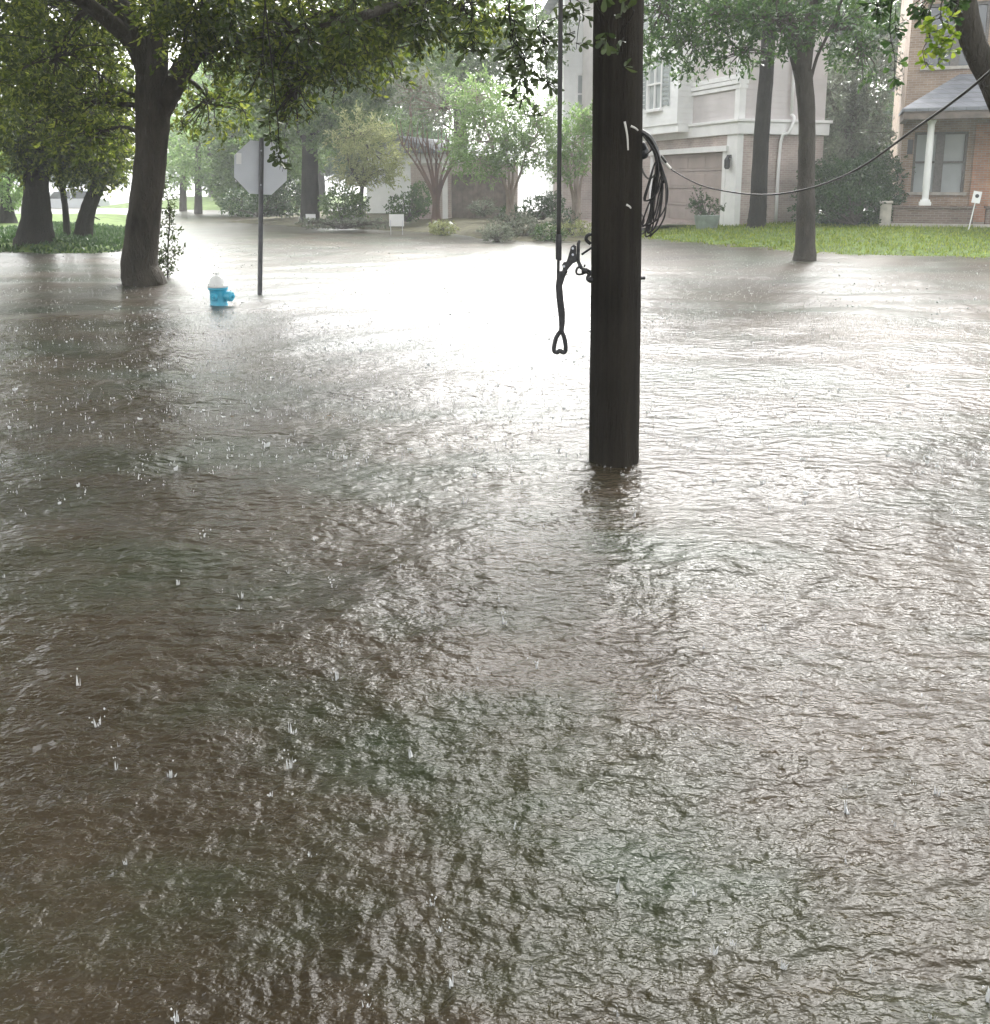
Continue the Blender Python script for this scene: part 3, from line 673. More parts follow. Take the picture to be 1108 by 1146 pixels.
# thin B and leaning C
YB = 23
bb = P(75, 262, YB)
make_tree('slim_tree', 'thin dark trunk between the flared oak and the leaning trunk', (bb.x, YB, bb.z),
  [([bb+Vector((0, 0, -.3)), bb, P(73, 235, YB), P(70, 210, YB), P(66, 170, YB), P(60, 120, YB)], [.10, .09, .075, .07, .06, .03]), ([P(71, 215, YB), P(60, 190, YB), P(50, 160, YB)], [.05, .04, .02])],
  [cl(66, 150, YB, 30, 30, 60, 14, .35), cl(80, 180, YB, 25, 18, 45, 12, .3)], M['barkd'], M['leafd'], .12, seed=8)
cb = P(93, 264, YB)
make_tree('leaning_tree', 'stout dark trunk leaning right on the left bank', (cb.x, YB, cb.z),
  [([cb+Vector((-.05, 0, -.3)), cb, P(97, 240, YB), P(106, 215, YB), P(116, 195, YB), P(128, 160, YB), P(135, 110, YB)], [.27, .23, .19, .17, .17, .14, .08]), ([P(106, 243, YB), P(112, 246, YB)], [.02, .008])],
  [cl(118, 170, YB, 35, 28, 90, 14, .35), cl(130, 120, YB, 45, 40, 120, 14, .4), cl(96, 185, YB, 20, 12, 30, 12, .3)], M['barkd'], M['leafd'], .12, seed=9)
# young yellow tree far left
yb = P(8, 240, 30)
make_tree('young_tree', 'small bright yellow-green tree at the left edge behind the flared oak', (yb.x, 30, yb.z),
  [([yb+Vector((0, 0, -.3)), yb, P(7, 225, 30), P(7, 200, 30)], [.3, .22, .16, .1])], [cl(12, 200, 30, 24, 26, 140, 14, .35), cl(-15, 190, 30, 25, 35, 120, 14, .35)], M['barkd'], M['leafb'], .14, seed=10)

# overhanging near oak: trunk outside the picture on the left, branches reach over the pole
ob = Vector((-5.2, 2.6, 0))
def tw(r, start, end, n, per): pass
trn = [([ob+Vector((0, 0, -.6)), ob, ob+Vector((.1, 0, 2)), ob+Vector((.3, .2, 3.6))], [.42, .34, .27, .24]),
       ([ob+Vector((.2, .1, 3.2)), Vector((-3.6, 3.6, 4.6)), Vector((-1.8, 4.6, 4.9)), Vector((.2, 4.7, 4.5)), Vector((1.4, 4.4, 4.1))], [.2, .15, .11, .07, .03]),
       ([ob+Vector((.2, .1, 3.2)), Vector((-5.4, 5, 5.2)), Vector((-4.8, 8, 6))], [.17, .12, .05])]
shade_clumps = []
leafC = []; leafD = []; stems = []
rn = np.random.default_rng(33); rq = random.Random(33)
def hang(u0, v0, u1, v1, Y, up_z, n, tips, Lt):
    """a hanging branch from a limb at height up_z down through (u0,v0) to (u1,v1)"""
    a = P(u0, v0, Y); c = P(u1, v1, Y); s0 = Vector((a.x+(a.x-c.x)*.3, Y, up_z))
    wg = lambda q: Vector((rq.uniform(-q, q), rq.uniform(-q, q), 0))
    stems.append(([s0+Vector((rq.uniform(-.5, .5), 0, 0)), a.lerp(s0, .4)+wg(.09), a+wg(.05), a.lerp(c, .35)+wg(.04), a.lerp(c, .65)+wg(.035), c], [.009, .006, .004, .003, .0022, .0015]))
    for i in range(tips):
        t = rq.random()**.8; p = a.lerp(c, t)
        d = Vector((rq.uniform(-1, 1), rq.uniform(-1, 1), rq.uniform(-1, .3))).normalized()
        q = p+d*Lt*rq.uniform(.4, 1)*(1.15-t*.6); stems.append(([p, q], [.003, .0015]))
        for j in range(n):
            pos = p.lerp(q, .35+.65*rq.random()); leafC.append(pos); leafD.append((d+Vector((rq.gauss(0, .7), rq.gauss(0, .7), rq.gauss(-.15, .5)))).normalized())
hang(575, 20, 592, 142, 5.2, 4.6, 6, 20, .13)
hang(565, 0, 585, 70, 5.4, 4.6, 6, 24, .16)
hang(605, 0, 612, 100, 5.3, 4.6, 5, 20, .14)
hang(640, -10, 645, 55, 5.6, 4.6, 5, 16, .14)
hang(525, -20, 530, 60, 5.8, 4.6, 6, 26, .2)
hang(480, -30, 470, 40, 6.2, 4.7, 6, 26, .22)
hang(298, 60, 306, 172, 6.2, 4.8, 6, 18, .10)
hang(306, 140, 316, 192, 6.2, 4.8, 5, 14, .07)
hang(335, -10, 350, 60, 6.6, 4.8, 6, 26, .2)
hang(265, -20, 255, 40, 6.8, 4.8, 6, 28, .22)
hang(400, -30, 390, 40, 6.6, 4.8, 6, 28, .22)
hang(672, -20, 679, 52, 4.15, 4.3, 5, 5, .05)
hang(700, -20, 697, 76, 4.2, 4.3, 4, 6, .05)
for i in range(120):  # unseen crown over the near water, thickened to darken its left side
    y = rq.uniform(2.2, 9.0); x = rq.uniform(-6.5, -.5-.02*y)
    shade_clumps.append(((x, y, 4.7+rq.uniform(0, 2.2)), (.95, .95, .5), 40, 12, .45))
for i in range(45):  # unseen crown over and behind the camera, added to darken the pole
    shade_clumps.append(((rq.uniform(-6, 3.5), rq.uniform(-4, 2.0), 4.5+rq.uniform(0, 1.6)), (1, 1, .5), 40, 12, .45))
no = thing('overhanging_oak', 'near oak whose leafy branches hang in along the top edge beside the pole', 'tree', tuple(ob))
mb = MB()
for p, q in trn: mb.tube(p, q, n=14, sub=5, rough=.05, rng=rq)
mb.build('trunk', M['bark'], no, ob, smooth=True)
mb = MB()
for p, q in stems: mb.tube(p, q, n=5, sub=3)
mb.build('twigs', M['barkd'], no, ob, smooth=True)
leaves('hanging_leaves', M['leafn'], no, ob, np.array([tuple(p) for p in leafC]), np.array([tuple(p) for p in leafD]), rn.uniform(.04, .068, len(leafC)), .42, 9)
Cs = [spray(rn, *c[:4], c[4], .4)[:2] for c in shade_clumps]
C = np.vstack([c[0] for c in Cs]); D = np.vstack([c[1] for c in Cs]); leaves('crown', M['leafd'], no, ob, C, D, rn.uniform(.09, .16, len(C)))

# near right leaning tree with yellow green sprig
YR = 7.2
rp = [P(1140, 160, YR), P(1112, 95, YR), P(1090, 50, YR), P(1080, 10, YR), P(1070, -60, YR), P(1060, -140, YR)]
rb = Vector((4.75, YR, 0))
rt = thing('leaning_oak', 'oak limb curving in at the top right corner with a bright yellow-green sprig', 'tree', tuple(rb))
mb = MB(); mb.tube([rb+Vector((.1, 0, -.6)), rb, Vector((4.3, YR, 1.0))]+rp, [.2, .17, .13, .10, .09, .085, .085, .08, .07], n=14, sub=5, rough=.05, rng=rq)
mb.tube([rp[4], P(1000, -120, YR), P(900, -180, YR-.5)], [.07, .05, .02], n=8)
mb.tube([rb+Vector((-.45, 0, 1.0)), Vector((4.4, 7.4, 3.6)), Vector((3.4, 8.2, 5.2)), Vector((1.8, 8.6, 5.7)), Vector((.9, 7, 5.9))], [.11, .10, .08, .05, .02], n=8)
mb.build('trunk', M['barkg'], rt, rb, smooth=True)
leafC = []; leafD = []; stems = []
hang(1052, 5, 1050, 70, 6.0, 3.4, 6, 20, .09)
hang(1062, 5, 1062, 60, 6.0, 3.4, 5, 11, .07)
hang(1040, 20, 1037, 76, 6.0, 3.4, 5, 8, .06)
mb = MB()
for p, q in stems: mb.tube(p, q, n=5, sub=3)
mb.build('twigs', M['barkg'], rt, rb, smooth=True)
leaves('sprig', M['leafy'], rt, rb, np.array([tuple(p) for p in leafC]), np.array([tuple(p) for p in leafD]), rn.uniform(.03, .065, len(leafC)), .5, 9)
leafC = []; leafD = []; stems = []
hang(1003, 0, 1000, 100, 6.3, 3.4, 4, 14, .06)
hang(1030, -10, 1035, 18, 6.3, 3.4, 6, 18, .12); hang(985, -20, 980, 15, 6.5, 3.5, 6, 14, .14); hang(1068, -20, 1066, 20, 6.5, 3.5, 6, 14, .12)
mb = MB()
for p, q in stems: mb.tube(p, q, n=5, sub=3)
mb.build('twigs', M['barkd'], rt, rb, smooth=True)
C = np.array([tuple(p) for p in leafC]); D = np.array([tuple(p) for p in leafD])
leaves('hanging_leaves', M['leafm'], rt, rb, C, D, rn.uniform(.04, .07, len(C)), .45, 9)
Cs = [spray(rn, (rq.uniform(2.6, 6.5), rq.uniform(5, 9.5), 4.0+rq.uniform(0, 1.6)), (.8, .8, .45), 30, 12, .4, .4)[:2] for _ in range(16)]+[spray(rn, (rq.uniform(.9, 4.5), rq.uniform(4.5, 11.5), 4.7+rq.uniform(0, 1.8)), (.6, .6, .4), 26, 12, .4, .4)[:2] for _ in range(20)]  # second set: unseen clusters added so their reflection mottles the near water
leaves('crown', M['leafm'], rt, rb, np.vstack([c[0] for c in Cs]), np.vstack([c[1] for c in Cs]), .11)

# ================================================================== RIGHT TREES
b1 = G(900, 292); Y2 = b1.y+.2
def Q(u, v, dy=0): return P(u, v, Y2+dy)
make_tree('oak_tree', 'grey oak trunk standing at the flooded edge of the right lawn', (b1.x, Y2, 0),
  [([Q(900, 300)+Vector((0, 0, -.5)), Q(900, 293), Q(901, 270), Q(902, 200), Q(903, 140), Q(900, 95), Q(893, 55)], [.27, .23, .19, .16, .155, .165, .17]),
   ([Q(897, 75), Q(885, 35), Q(868, -10), Q(840, -70), Q(800, -140)], [.17, .14, .12, .09, .05]), ([Q(898, 80), Q(905, 35), Q(915, -20), Q(930, -120)], [.16, .13, .11, .06]),
   ([Q(907, 90), Q(915, 62), Q(928, 35), Q(950, -20)], [.035, .03, .03, .03])],
  [cl(800, 20, Y2, 60, 30, 130, 14, .3), cl(760, 50, Y2+1, 45, 32, 110, 14, .3), cl(870, 20, Y2-1, 60, 32, 130, 14, .3), cl(940, 25, Y2, 50, 36, 120, 14, .3), cl(735, 15, Y2, 40, 40, 90, 14, .3), cl(830, 60, Y2+.5, 40, 16, 30, 12, .3),
   cl(965, 60, Y2, 25, 25, 30, 12, .3), cl(875, -60, Y2, 160, 50, 330, 14, .6), cl(800, -130, Y2, 150, 50, 260, 14, .6), cl(975, -100, Y2, 100, 60, 200, 14, .6)],
  M['barkg'], M['leafm'], .11, seed=12, group='trees on the right lawn')
Y3 = 27.0
q0 = P(847, 250, Y3)
make_tree('tall_tree', 'slim dark straight trunk in front of the pale townhouse wall', (q0.x, Y3, q0.z),
  [([q0+Vector((0, 0, -.3)), q0, P(849, 225, Y3), P(852, 160, Y3), P(858, 80, Y3), P(861, 20, Y3), P(866, -80, Y3)], [.30, .26, .23, .21, .19, .18, .12])],
  [cl(865, -10, Y3, 60, 35, 130, 14, .4), cl(820, 10, Y3, 50, 25, 90, 14, .4), cl(865, -80, Y3, 90, 50, 170, 14, .6)], M['barkd'], M['leafm'], .14, seed=13, group='trees on the right lawn')

# ================================================================== TOWNHOUSE (right centre)
cr_ = P(822, 243, 29.0); cx0, cy0 = cr_.x, 29.0
ha = math.atan2(.31, .95)
th = thing('townhouse', 'pale three storey townhouse with white trim over a brick garage level', 'house', (cx0, cy0, .25), ha)
# local +x = along right face, +y = depth (garage face runs along +y at x=0)
def side(fn):   # rotate pieces that live on the garage face: local (s, d, z) -> x = d, y = s
    pass
WX = 3.05
B3 = 2.65       # underside of band
mb = MB(); mb.panel(0, WX, -.6, B3, 0, .25); mb.box(WX-.25, WX, .26, 11.9, -.6, B3); mb.build('wall', M['brickp'], th)
mb = MB(); mb.box(WX-.25, WX-.01, .26, 11.9, B3+.45, 9.19); mb.panel(0, WX, B3+.45, 9.2, 0.02, .25, holes=((1.9, 2.6, 6.2, 7.6),)); mb.build('upper_wall', M['siding'], th)
GF = Matrix.Rotation(R(90), 4, 'Z')    # maps local x->y ; y -> -x
def gpanel(x0, x1, z0, z1, y0, y1, holes=()):
    m_ = MB(); m_.panel(x0, x1, z0, z1, y0, y1, holes); m2 = MB(); m2.add([Vector((v[1], v[0], v[2])) for v in m_.V], [tuple(reversed(f)) for f in m_.F]); return m2
gd = (.75, 5.35, -.1, 2.15)
mb = gpanel(.26, 12, -.6, B3, 0, .25, holes=(gd,)); mb.build('wall', M['brickp'], th)
mb = gpanel(.26, 2.8, B3+.45, 9.2, .02, .25); mb.build('upper_wall', M['siding'], th)
mb = gpanel(6.6, 12, B3+.45, 9.2, .02, .25); mb.build('upper_wall', M['siding'], th)
mb = MB(); mb.box(.3, WX-.3, .3, 11.9, 8.9, 9.1); mb.build('ceiling_slab', M['trim'], th)
# band mouldings
mb = MB(); mb.box(-.10, WX+.1, -.12, .3, B3+.003, B3+.36); mb.box(-.16, WX+.16, -.18, .3, B3+.36, B3+.45)
mb.box(-.10, .3, .3, 12.1, B3+.003, B3+.36); mb.box(-.16, .3, .3, 12.1, B3+.36, B3+.45); mb.build('floor_band', M['trim'], th, bevel=.01)
mb = MB(); mb.box(-.05, .26, .0, 2.8, 3.98, 4.09); mb.box(-.08, .26, -.03, 2.8, 4.12, 4.24); mb.box(-.05, .26, 0, 2.8, 4.27, 4.4); mb.box(-.05, .1, -.06, .0, 3.98, 4.4); mb.build('belt_moulding', M['trim'], th)
for (y0, z0, z1) in ((-.03, B3+.453, 9.15),):
    mb = MB(); mb.box(-.035, .18, -.035, .02, z0, z1); mb.box(-.035, 0.02, .02, .22, z0, z1); mb.build('corner_board', M['trim'], th)
mb = MB(); mb.box(-.04, .16, -.04, 0, -.5, B3); mb.box(-.04, 0, 0, .55, -.5, B3); mb.build('corner_board', M['trim'], th)
# projecting white bay over garage
mb = gpanel(2.8, 6.6, B3+.46, 9.2, -.55, -.35, holes=((3.9, 4.9, 3.7, 5.3), (3.9, 4.9, 6.2, 7.7))); mb.build('bay_wall', M['sidingw'], th)
mb = MB(); mb.box(-.35, .25, 2.8, 3.0, B3+.46, 9.2); mb.box(-.35, .25, 6.4, 6.6, B3+.46, 9.2); mb.box(-.5, .0, 2.8, 6.6, B3+.2, B3+.455); mb.build('bay_side', M['sidingw'], th)
for z0, z1 in ((3.7, 5.3), (6.2, 7.7)):
    mb = MB(); mb.box(-.60, -.5, 3.85, 3.93, z0-.05, z1+.05); mb.box(-.60, -.5, 4.87, 4.95, z0-.05, z1+.05); mb.box(-.62, -.5, 3.85, 4.95, z1+.05, z1+.15); mb.box(-.58, -.52, 4.37, 4.43, z0, z1); mb.box(-.58, -.52, 3.93, 4.87, (z0+z1)/2-.03, (z0+z1)/2+.03)
    wn = mb.build('window', M['trim'], th)
    mb = MB(); mb.box(-.5, -.48, 3.9, 4.9, z0, z1); mb.build('pane', M['glassp'], wn)
    mb = MB(); mb.box(-.68, -.5, 3.8, 5.0, z0-.12, z0-.05); mb.build('sill', M['trim'], wn)
    for y0 in (3.35, 5.0):
        mb = MB()
        for q in range(10): mb.box(-.585, -.57, y0+.04, y0+.41, z0+.05+q*(z1-z0-.1)/10, z0+.02+(q+1)*(z1-z0-.1)/10)
        mb.box(-.6, -.555, y0, y0+.04, z0, z1); mb.box(-.6, -.555, y0+.41, y0+.45, z0, z1); mb.build('shutter', M['glassp'], wn)
# garage door
mb = MB()
for q in range(4):
    z0 = -.1+q*.5625; mb.box(.12, .16, .76, 5.34, z0+.008, z0+.55)
    for p_ in range(4): mb.box(.105, .119, .9+p_*1.13, 1.85+p_*1.13, z0+.1, z0+.46)
mb.build('garage_door', M['garage'], th, bevel=.004)
mb = MB(); mb.box(-.06, .12, .55, .745, -.3, 2.155); mb.box(-.06, .12, 5.355, 5.55, -.3, 2.155); mb.box(-.12, .12, .45, 5.65, 2.16, 2.33); mb.build('door_casing', M['trim'], th, bevel=.006)
mb = MB(); mb.box(-.14, -.003, .25, .36, 1.95, 2.05); mb.lathe([(.05, 1.62), (.09, 1.68), (.09, 1.9), (.03, 2.0), (.001, 2.05)], 8, Matrix.Translation((-.16, .3, 0)))
mb.build('wall_lantern', M['iron'], th)
# downspout on the right face
mb = MB(); mb.tube([(1.75, -.10, 9), (1.75, -.10, B3+.6)], .05, n=8); mb.tube([(1.75, -.10, B3+.6), (1.75, -.26, B3+.45), (1.6, -.24, B3+.05), (1.42, -.10, B3-.25), (1.42, -.08, 0)], .05, n=8); mb.tube([(1.42, -.08, 0), (1.42, -.12, -.1), (1.3, -.35, -.2)], .05, n=8)
mb.build('downspout', M['trim'], th, smooth=True)
for (x0, x1, z0, z1) in ((1.9, 2.6, 6.2, 7.6),):
    mb = MB(); mb.box(x0-.08, x0, -.03, .1, z0-.05, z1+.08); mb.box(x1, x1+.08, -.03, .1, z0-.05, z1+.08); mb.box(x0, x1, -.03, .1, z1, z1+.08); mb.box(x0, x1, .03, .08, (z0+z1)/2-.025, (z0+z1)/2+.025)
    wn = mb.build('window', M['trim'], th); mb = MB(); mb.box(x0, x1, .1, .12, z0, z1); mb.build('pane', M['glass'], wn); mb = MB(); mb.box(x0-.1, x1+.1, -.08, .1, z0-.1, z0-.005); mb.build('sill', M['trim'], wn)
mb = MB(); mb.box(2.3, 2.6, -.06, -.002, .8, 1.3); mb.build('meter_box', M['iron'], th, bevel=.01)
mb = MB(); mb.prism([(-.9, 9.2), (WX+.4, 9.2), (WX+.4, 9.35), (1.1, 10.6), (-.9, 9.35)], -.5, 12.5); mb.build('roof', M['shingle'], th)

# driveway in front of the garage
dv = link_mesh('driveway', [(cx0-1.0, cy0+1.0, .30), (cx0-5.2, cy0-2.2, -.10), (cx0-7.4, cy0+2.6, -.08), (cx0-2.4, cy0+6.5, .30)], [(0, 3, 2, 1)], M['drive']); tag(dv, kind='structure')

# shrub in planter
pp = P(791, 247, 28.2)
def bush(name, label, base, clumps, mat, L, seed, group=None, stem=True, shape=4, aspect=.5, droop=-.2, cat='shrub'):
    rb_ = np.random.default_rng(seed); o = thing(name, label, cat, tuple(base), 0, group)
    Cs = []; Ds = []; mbx = MB(); rg_ = random.Random(seed)
    for (c, rad, t_, per, tl) in clumps:
        C, D, T, d = spray(rb_, c, rad, t_, per, tl, droop, shell=.55); ok = C[:, 2] > base[2]-.05; Cs.append(C[ok]); Ds.append(D[ok])
        for k in range(0, t_, max(1, t_//14)): mbx.tube([Vector(base)+Vector((rg_.uniform(-.1, .1), 0, -.05)), Vector(T[k])*.6+Vector(base)*.4+Vector((0, 0, .05)), Vector(T[k])], [.015, .01, .004], n=4, sub=2)
    mbx.build('stems', M['barkg'], o, tuple(base), smooth=True)
    C = np.vstack(Cs); D = np.vstack(Ds); leaves('foliage', mat, o, tuple(base), C, D, L*rb_.uniform(.6, 1.2, len(C)), aspect, shape); return o
bush('potted_shrub', 'dark shrub in a low grey planter beside the garage door', pp, [cl(791, 232, 28.2, 19, 12, 110, 12, .12), cl(779, 222, 28.2, 6, 13, 30, 10, .1)], M['leafk'], .06, 40)
mb = MB(); mb.lathe([(.30, pp.z-.25), (.36, pp.z+.02), (.38, pp.z+.16), (.34, pp.z+.17)], 20, Matrix.Translation((pp.x, pp.y, 0)))
po = mb.build('planter', M['pot'], None, (pp.x, pp.y, pp.z), smooth=False); tag(po, 'low round grey-green planter under the dark shrub by the garage', 'planter')

# ================================================================== BRICK HOUSE (right)
hc = P(1003, 250, 26.5); hr = math.atan2(-.35, .94)
bh = thing('brick_house', 'brown brick house with a white columned porch at the right edge', 'house', (hc.x, 26.5, hc.z), hr)
z0h = hc.z
def lz(v, Y): return P(1050, v, Y).z-z0h
wy = 1.6   # house wall stands behind the porch
UW = (.45, 2.05, lz(72, 27.2), lz(72, 27.2)+1.7)
LW = (.38, 1.78, .85, 2.55)
mb = MB(); mb.panel(.05, 9, -.6, 8.2, wy, wy+.25, holes=(UW, LW)); mb.box(.05, .3, wy+.25, wy+9, -.6, 8.2); mb.build('wall', M['brickd'], bh)
mb = MB(); mb.box(1.95, 3.5, wy-.05, wy-.003, 0, 2.75); mb.build('porch_wall_facing', M['bricko'], bh)
for (x0, x1, z0, z1, gm_) in ((*UW, M['glass']), (*LW, M['glassp'])):
    mb = MB(); xm = (x0+x1)/2
    mb.box(x0, x0+.07, wy+.04, wy+.14, z0, z1); mb.box(x1-.07, x1, wy+.04, wy+.14, z0, z1); mb.box(x0+.07, x1-.07, wy+.04, wy+.14, z1-.07, z1); mb.box(xm-.11, xm+.11, wy+.03, wy+.14, z0, z1-.07)
    mb.box(x0+.07, xm-.11, wy+.05, wy+.13, (z0+z1)/2-.03, (z0+z1)/2+.03); mb.box(xm+.11, x1-.07, wy+.05, wy+.13, (z0+z1)/2-.03, (z0+z1)/2+.03)
    wn = mb.build('window', M['cabled'], bh)
    mb = MB(); mb.box(x0, x1, wy+.14, wy+.16, z0, z1); mb.build('pane', gm_, wn)
    mb = MB(); mb.box(x0-.08, x1+.08, wy-.08, wy+.05, z0-.09, z0-.003); mb.build('sill', M['stone'], wn)
# porch
mb = MB(); mb.box(-.15, 6, -.25, wy-.003, -.6, .02); mb.build('porch_floor', M['stone'], bh)
PZ = lz(131, 26.3)
mb = MB()
V_ = [(-.1, -.55, PZ+.12), (6.5, -.55, PZ+.12), (6.5, wy-.02, PZ+1.15), (1.4, wy-.02, PZ+1.15), (-.1, -.55, PZ+.2), (6.5, -.55, PZ+.2), (6.5, wy-.02, PZ+1.25), (1.4, wy-.02, PZ+1.25), (-.1, wy-.02, PZ+.12), (-.1, wy-.02, PZ+.2)]
mb.add(V_, [(0, 1, 2, 3), (7, 6, 5, 4), (0, 4, 5, 1), (0, 3, 8), (9, 7, 4), (0, 8, 9, 4), (3, 2, 6, 7), (8, 3, 7, 9), (1, 5, 6, 2)]); mb.build('porch_roof', M['shingle'], bh)
mb = MB(); mb.box(-.05, 6.4, -.5, -.35, PZ-.08, PZ+.118); mb.box(-.05, .1, -.35, wy-.01, PZ-.08, PZ+.118); mb.box(.1, 6.4, -.35, wy-.01, PZ+.06, PZ+.115); mb.build('porch_beam', M['fence'], bh)
for xc in (.68, 2.5, 4.9):
    c0 = .5
    mb = MB(); mb.lathe([(.085, .62), (.085, .9), (.095, 1.0), (.085, PZ-.3), (.08, PZ-.09)], 16, Matrix.Translation((xc, -.1, 0)))
    mb.lathe([(.09, PZ-.2), (.12, PZ-.12), (.12, PZ-.085)], 16, Matrix.Translation((xc, -.1, 0)))
    co = mb.build('column', M['wpaint'], bh, smooth=False)
    mb = MB(); mb.box(xc-.15, xc+.15, -.25, .05, .5, .60); mb.box(xc-.12, xc+.12, -.22, .02, .6, .66); mb.build('column_base', M['wpaint'], co, bevel=.01)
mb = MB(); mb.box(-.1, 1.9, -.24, 0.0, .02, .44); mb.box(2.2, 6, -.24, 0, .02, .44); mb.box(-.14, 1.94, -.28, .04, .443, .5); mb.box(2.16, 6, -.28, .04, .443, .5); mb.build('porch_parapet', M['brickdk'], bh)
mb = MB(); mb.box(-.45, -.16, -.3, .02, -.5, .55); mb.box(-.48, -.13, -.33, .05, .553, .62); mb.build('pier', M['stone'], bh, bevel=.01)
mb = MB(); mb.box(.16, .3, .5, .62, 1.9, 2.3); mb.build('porch_lamp', M['iron'], bh)
mb = MB(); mb.prism([(-.3, 8.2), (9.3, 8.2), (4.5, 11)], wy-.4, wy+9.4); mb.build('roof', M['shingle'], bh)
# yard sign there
ys = P(1085, 254, 24.6)
def yard_sign(name, label, base, w_, h_, ht, tilt=0, mark=False, rz=0, group=None):
    o = thing(name, label, 'sign', tuple(base), rz, group)
    mb = MB(); Mx = Matrix.Rotation(tilt, 4, 'Y')
    mb.box(-w_/2, w_/2, -.01, .01, ht, ht+h_, Mx); mb.build('board', M['sticker'], o)
    mb = MB()
    if mark:
        mb.box(-.012, .012, .012, .03, -.2, ht+h_*.6, Mx); mb.build('stake', M['wpaint'], o)
        mb = MB(); mb.lathe([(.001, -.0115), (.05, -.0114), (.05, -.0113), (.001, -.0112)], 12, Mx @ Matrix.Translation((0, 0, ht+h_*.6)) @ Matrix.Rotation(R(90), 4, 'X') @ Matrix.Translation((0, 0, .023))); mb.build('emblem', M['iron'], o)
    else:
        for sx in (-.8, .8):
            mb = MB(); mb.box(sx*w_/2-.008, sx*w_/2+.008, -.02, -.011, -.2, ht+h_*.5, Mx); mb.build('stake', M['galv'], o)
    return o
yard_sign('yard_sign', 'small white sign with a dark dot on a leaning stake before the brick porch', ys, .20, .30, .62, R(8), True, R(-10))
# hedge between the houses
hb_ = P(955, 249, 26)
bush('hedge', 'dense dark green hedge between the townhouse and the brick house', hb_, [cl(u, v, 26+d_, 36, 24, 520, 12, .16) for u, v, d_ in ((925, 232, 1.2), (955, 232, 1), (972, 226, 1.6), (930, 205, 2), (960, 205, 2), (980, 195, 2.6))], M['leafk'], .09, 41, cat='hedge')
gb = P(950, 245, 31)
make_tree('grey_tree', 'hazy grey-green tree rising behind the hedge between the two houses', (gb.x, 31, .2),
  [([gb+Vector((0, 0, -.3)), P(950, 200, 31), P(955, 120, 31), P(958, 60, 31)], [.2, .16, .12, .06]), ([P(952, 160, 31), P(930, 110, 31), P(915, 60, 31)], [.09, .06, .03])],
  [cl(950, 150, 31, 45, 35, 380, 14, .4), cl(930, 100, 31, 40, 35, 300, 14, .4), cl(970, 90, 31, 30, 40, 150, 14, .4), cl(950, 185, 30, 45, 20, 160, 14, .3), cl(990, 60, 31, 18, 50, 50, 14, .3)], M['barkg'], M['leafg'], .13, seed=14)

# ================================================================== CENTRE BACKGROUND
# brick house behind crape myrtles
bc = P(470, 246, 33)
ch = thing('garden_wall', 'brick wall with a wide dark gate behind the crape myrtles', 'wall', (bc.x, 33, .3), R(-4))
mb = MB(); mb.panel(-.3, 3.4, -.6, 1.75, 0, .25, holes=((1.1, 3.0, -.1, 1.45),)); mb.build('wall', M['brickp'], ch)
mb = MB(); mb.box(1.1, 3.0, .17, .2, -.1, 1.45)
for q in range(10): mb.box(1.1+q*.19+.01, 1.1+(q+1)*.19, .12, .169, -.1, 1.44)
mb.build('gate', M['fence'], ch)
mb = MB(); mb.box(-.34, 3.44, -.04, .29, 1.753, 1.83); mb.build('coping', M['stone'], ch, bevel=.01)
mb = MB(); mb.box(.80, .98, -.06, -.002, -.3, 1.75); mb.build('pilaster', M['trim'], ch)
gh = P(466, 246, 38)
wh = thing('white_cottage', 'small white gabled house with a grey roof behind the pale tree', 'house', (gh.x, 38, .3), R(-20))
mb = MB(); mb.panel(-2.2, 1.0, -.6, 2.3, 0, .2, holes=((-.2, .35, .7, 1.3),)); mb.box(-2.2, -2.0, .2, 6, -.6, 2.3); mb.box(.8, 1, .2, 6, -.6, 2.3); mb.build('wall', M['sidingw'], wh)
mb = MB(); mb.box(-.2, .35, .1, .12, .7, 1.3); mb.build('window', M['glass'], wh)
mb = MB(); mb.prism([(-2.5, 2.3), (1.3, 2.3), (-.6, 3.0)], -.3, 6.3); mb.build('roof', M['shingle'], wh)
# white house in the centre, seen through the gap left of the pole
wc = P(629, 245, 41)
ww = thing('white_house', 'tall white house showing bright through the trees left of the pole', 'house', (wc.x, 41, .3), R(3))
mb = MB(); mb.panel(0, 7.5, -.6, 9, 0, .25, holes=((2.7, 3.6, 4.1, 5.6), (.6, 1.5, 4.1, 5.6), (4.9, 5.8, 4.1, 5.6))); mb.box(0, .25, .25, 7, -.6, 9); mb.build('wall', M['sidingw'], ww)
for x0 in (.6, 2.7, 4.9):
    mb = MB(); mb.box(x0-.1, x0, -.04, .05, 4.0, 5.7); mb.box(x0+.9, x0+1.0, -.04, .05, 4.0, 5.7); mb.box(x0, x0+.9, -.04, .05, 5.6, 5.7); mb.box(x0+.42, x0+.48, .02, .08, 4.1, 5.6); mb.box(x0, x0+.42, .02, .08, 4.82, 4.88); mb.box(x0+.48, x0+.9, .02, .08, 4.82, 4.88)
    wn = mb.build('window', M['trim'], ww); mb = MB(); mb.box(x0, x0+.9, .1, .12, 4.1, 5.6); mb.build('pane', M['glassp'], wn); mb = MB(); mb.box(x0-.15, x0+1.05, -.1, .05, 3.9, 3.998); mb.build('sill', M['trim'], wn)
mb = MB(); mb.box(-.1, 7.6, -.08, -.003, 3.2, 3.5); mb.build('floor_band', M['trim'], ww)
mb = MB(); mb.prism([(-.5, 9), (8, 9), (3.75, 12)], -.5, 7.4); mb.build('roof', M['shingle'], ww)
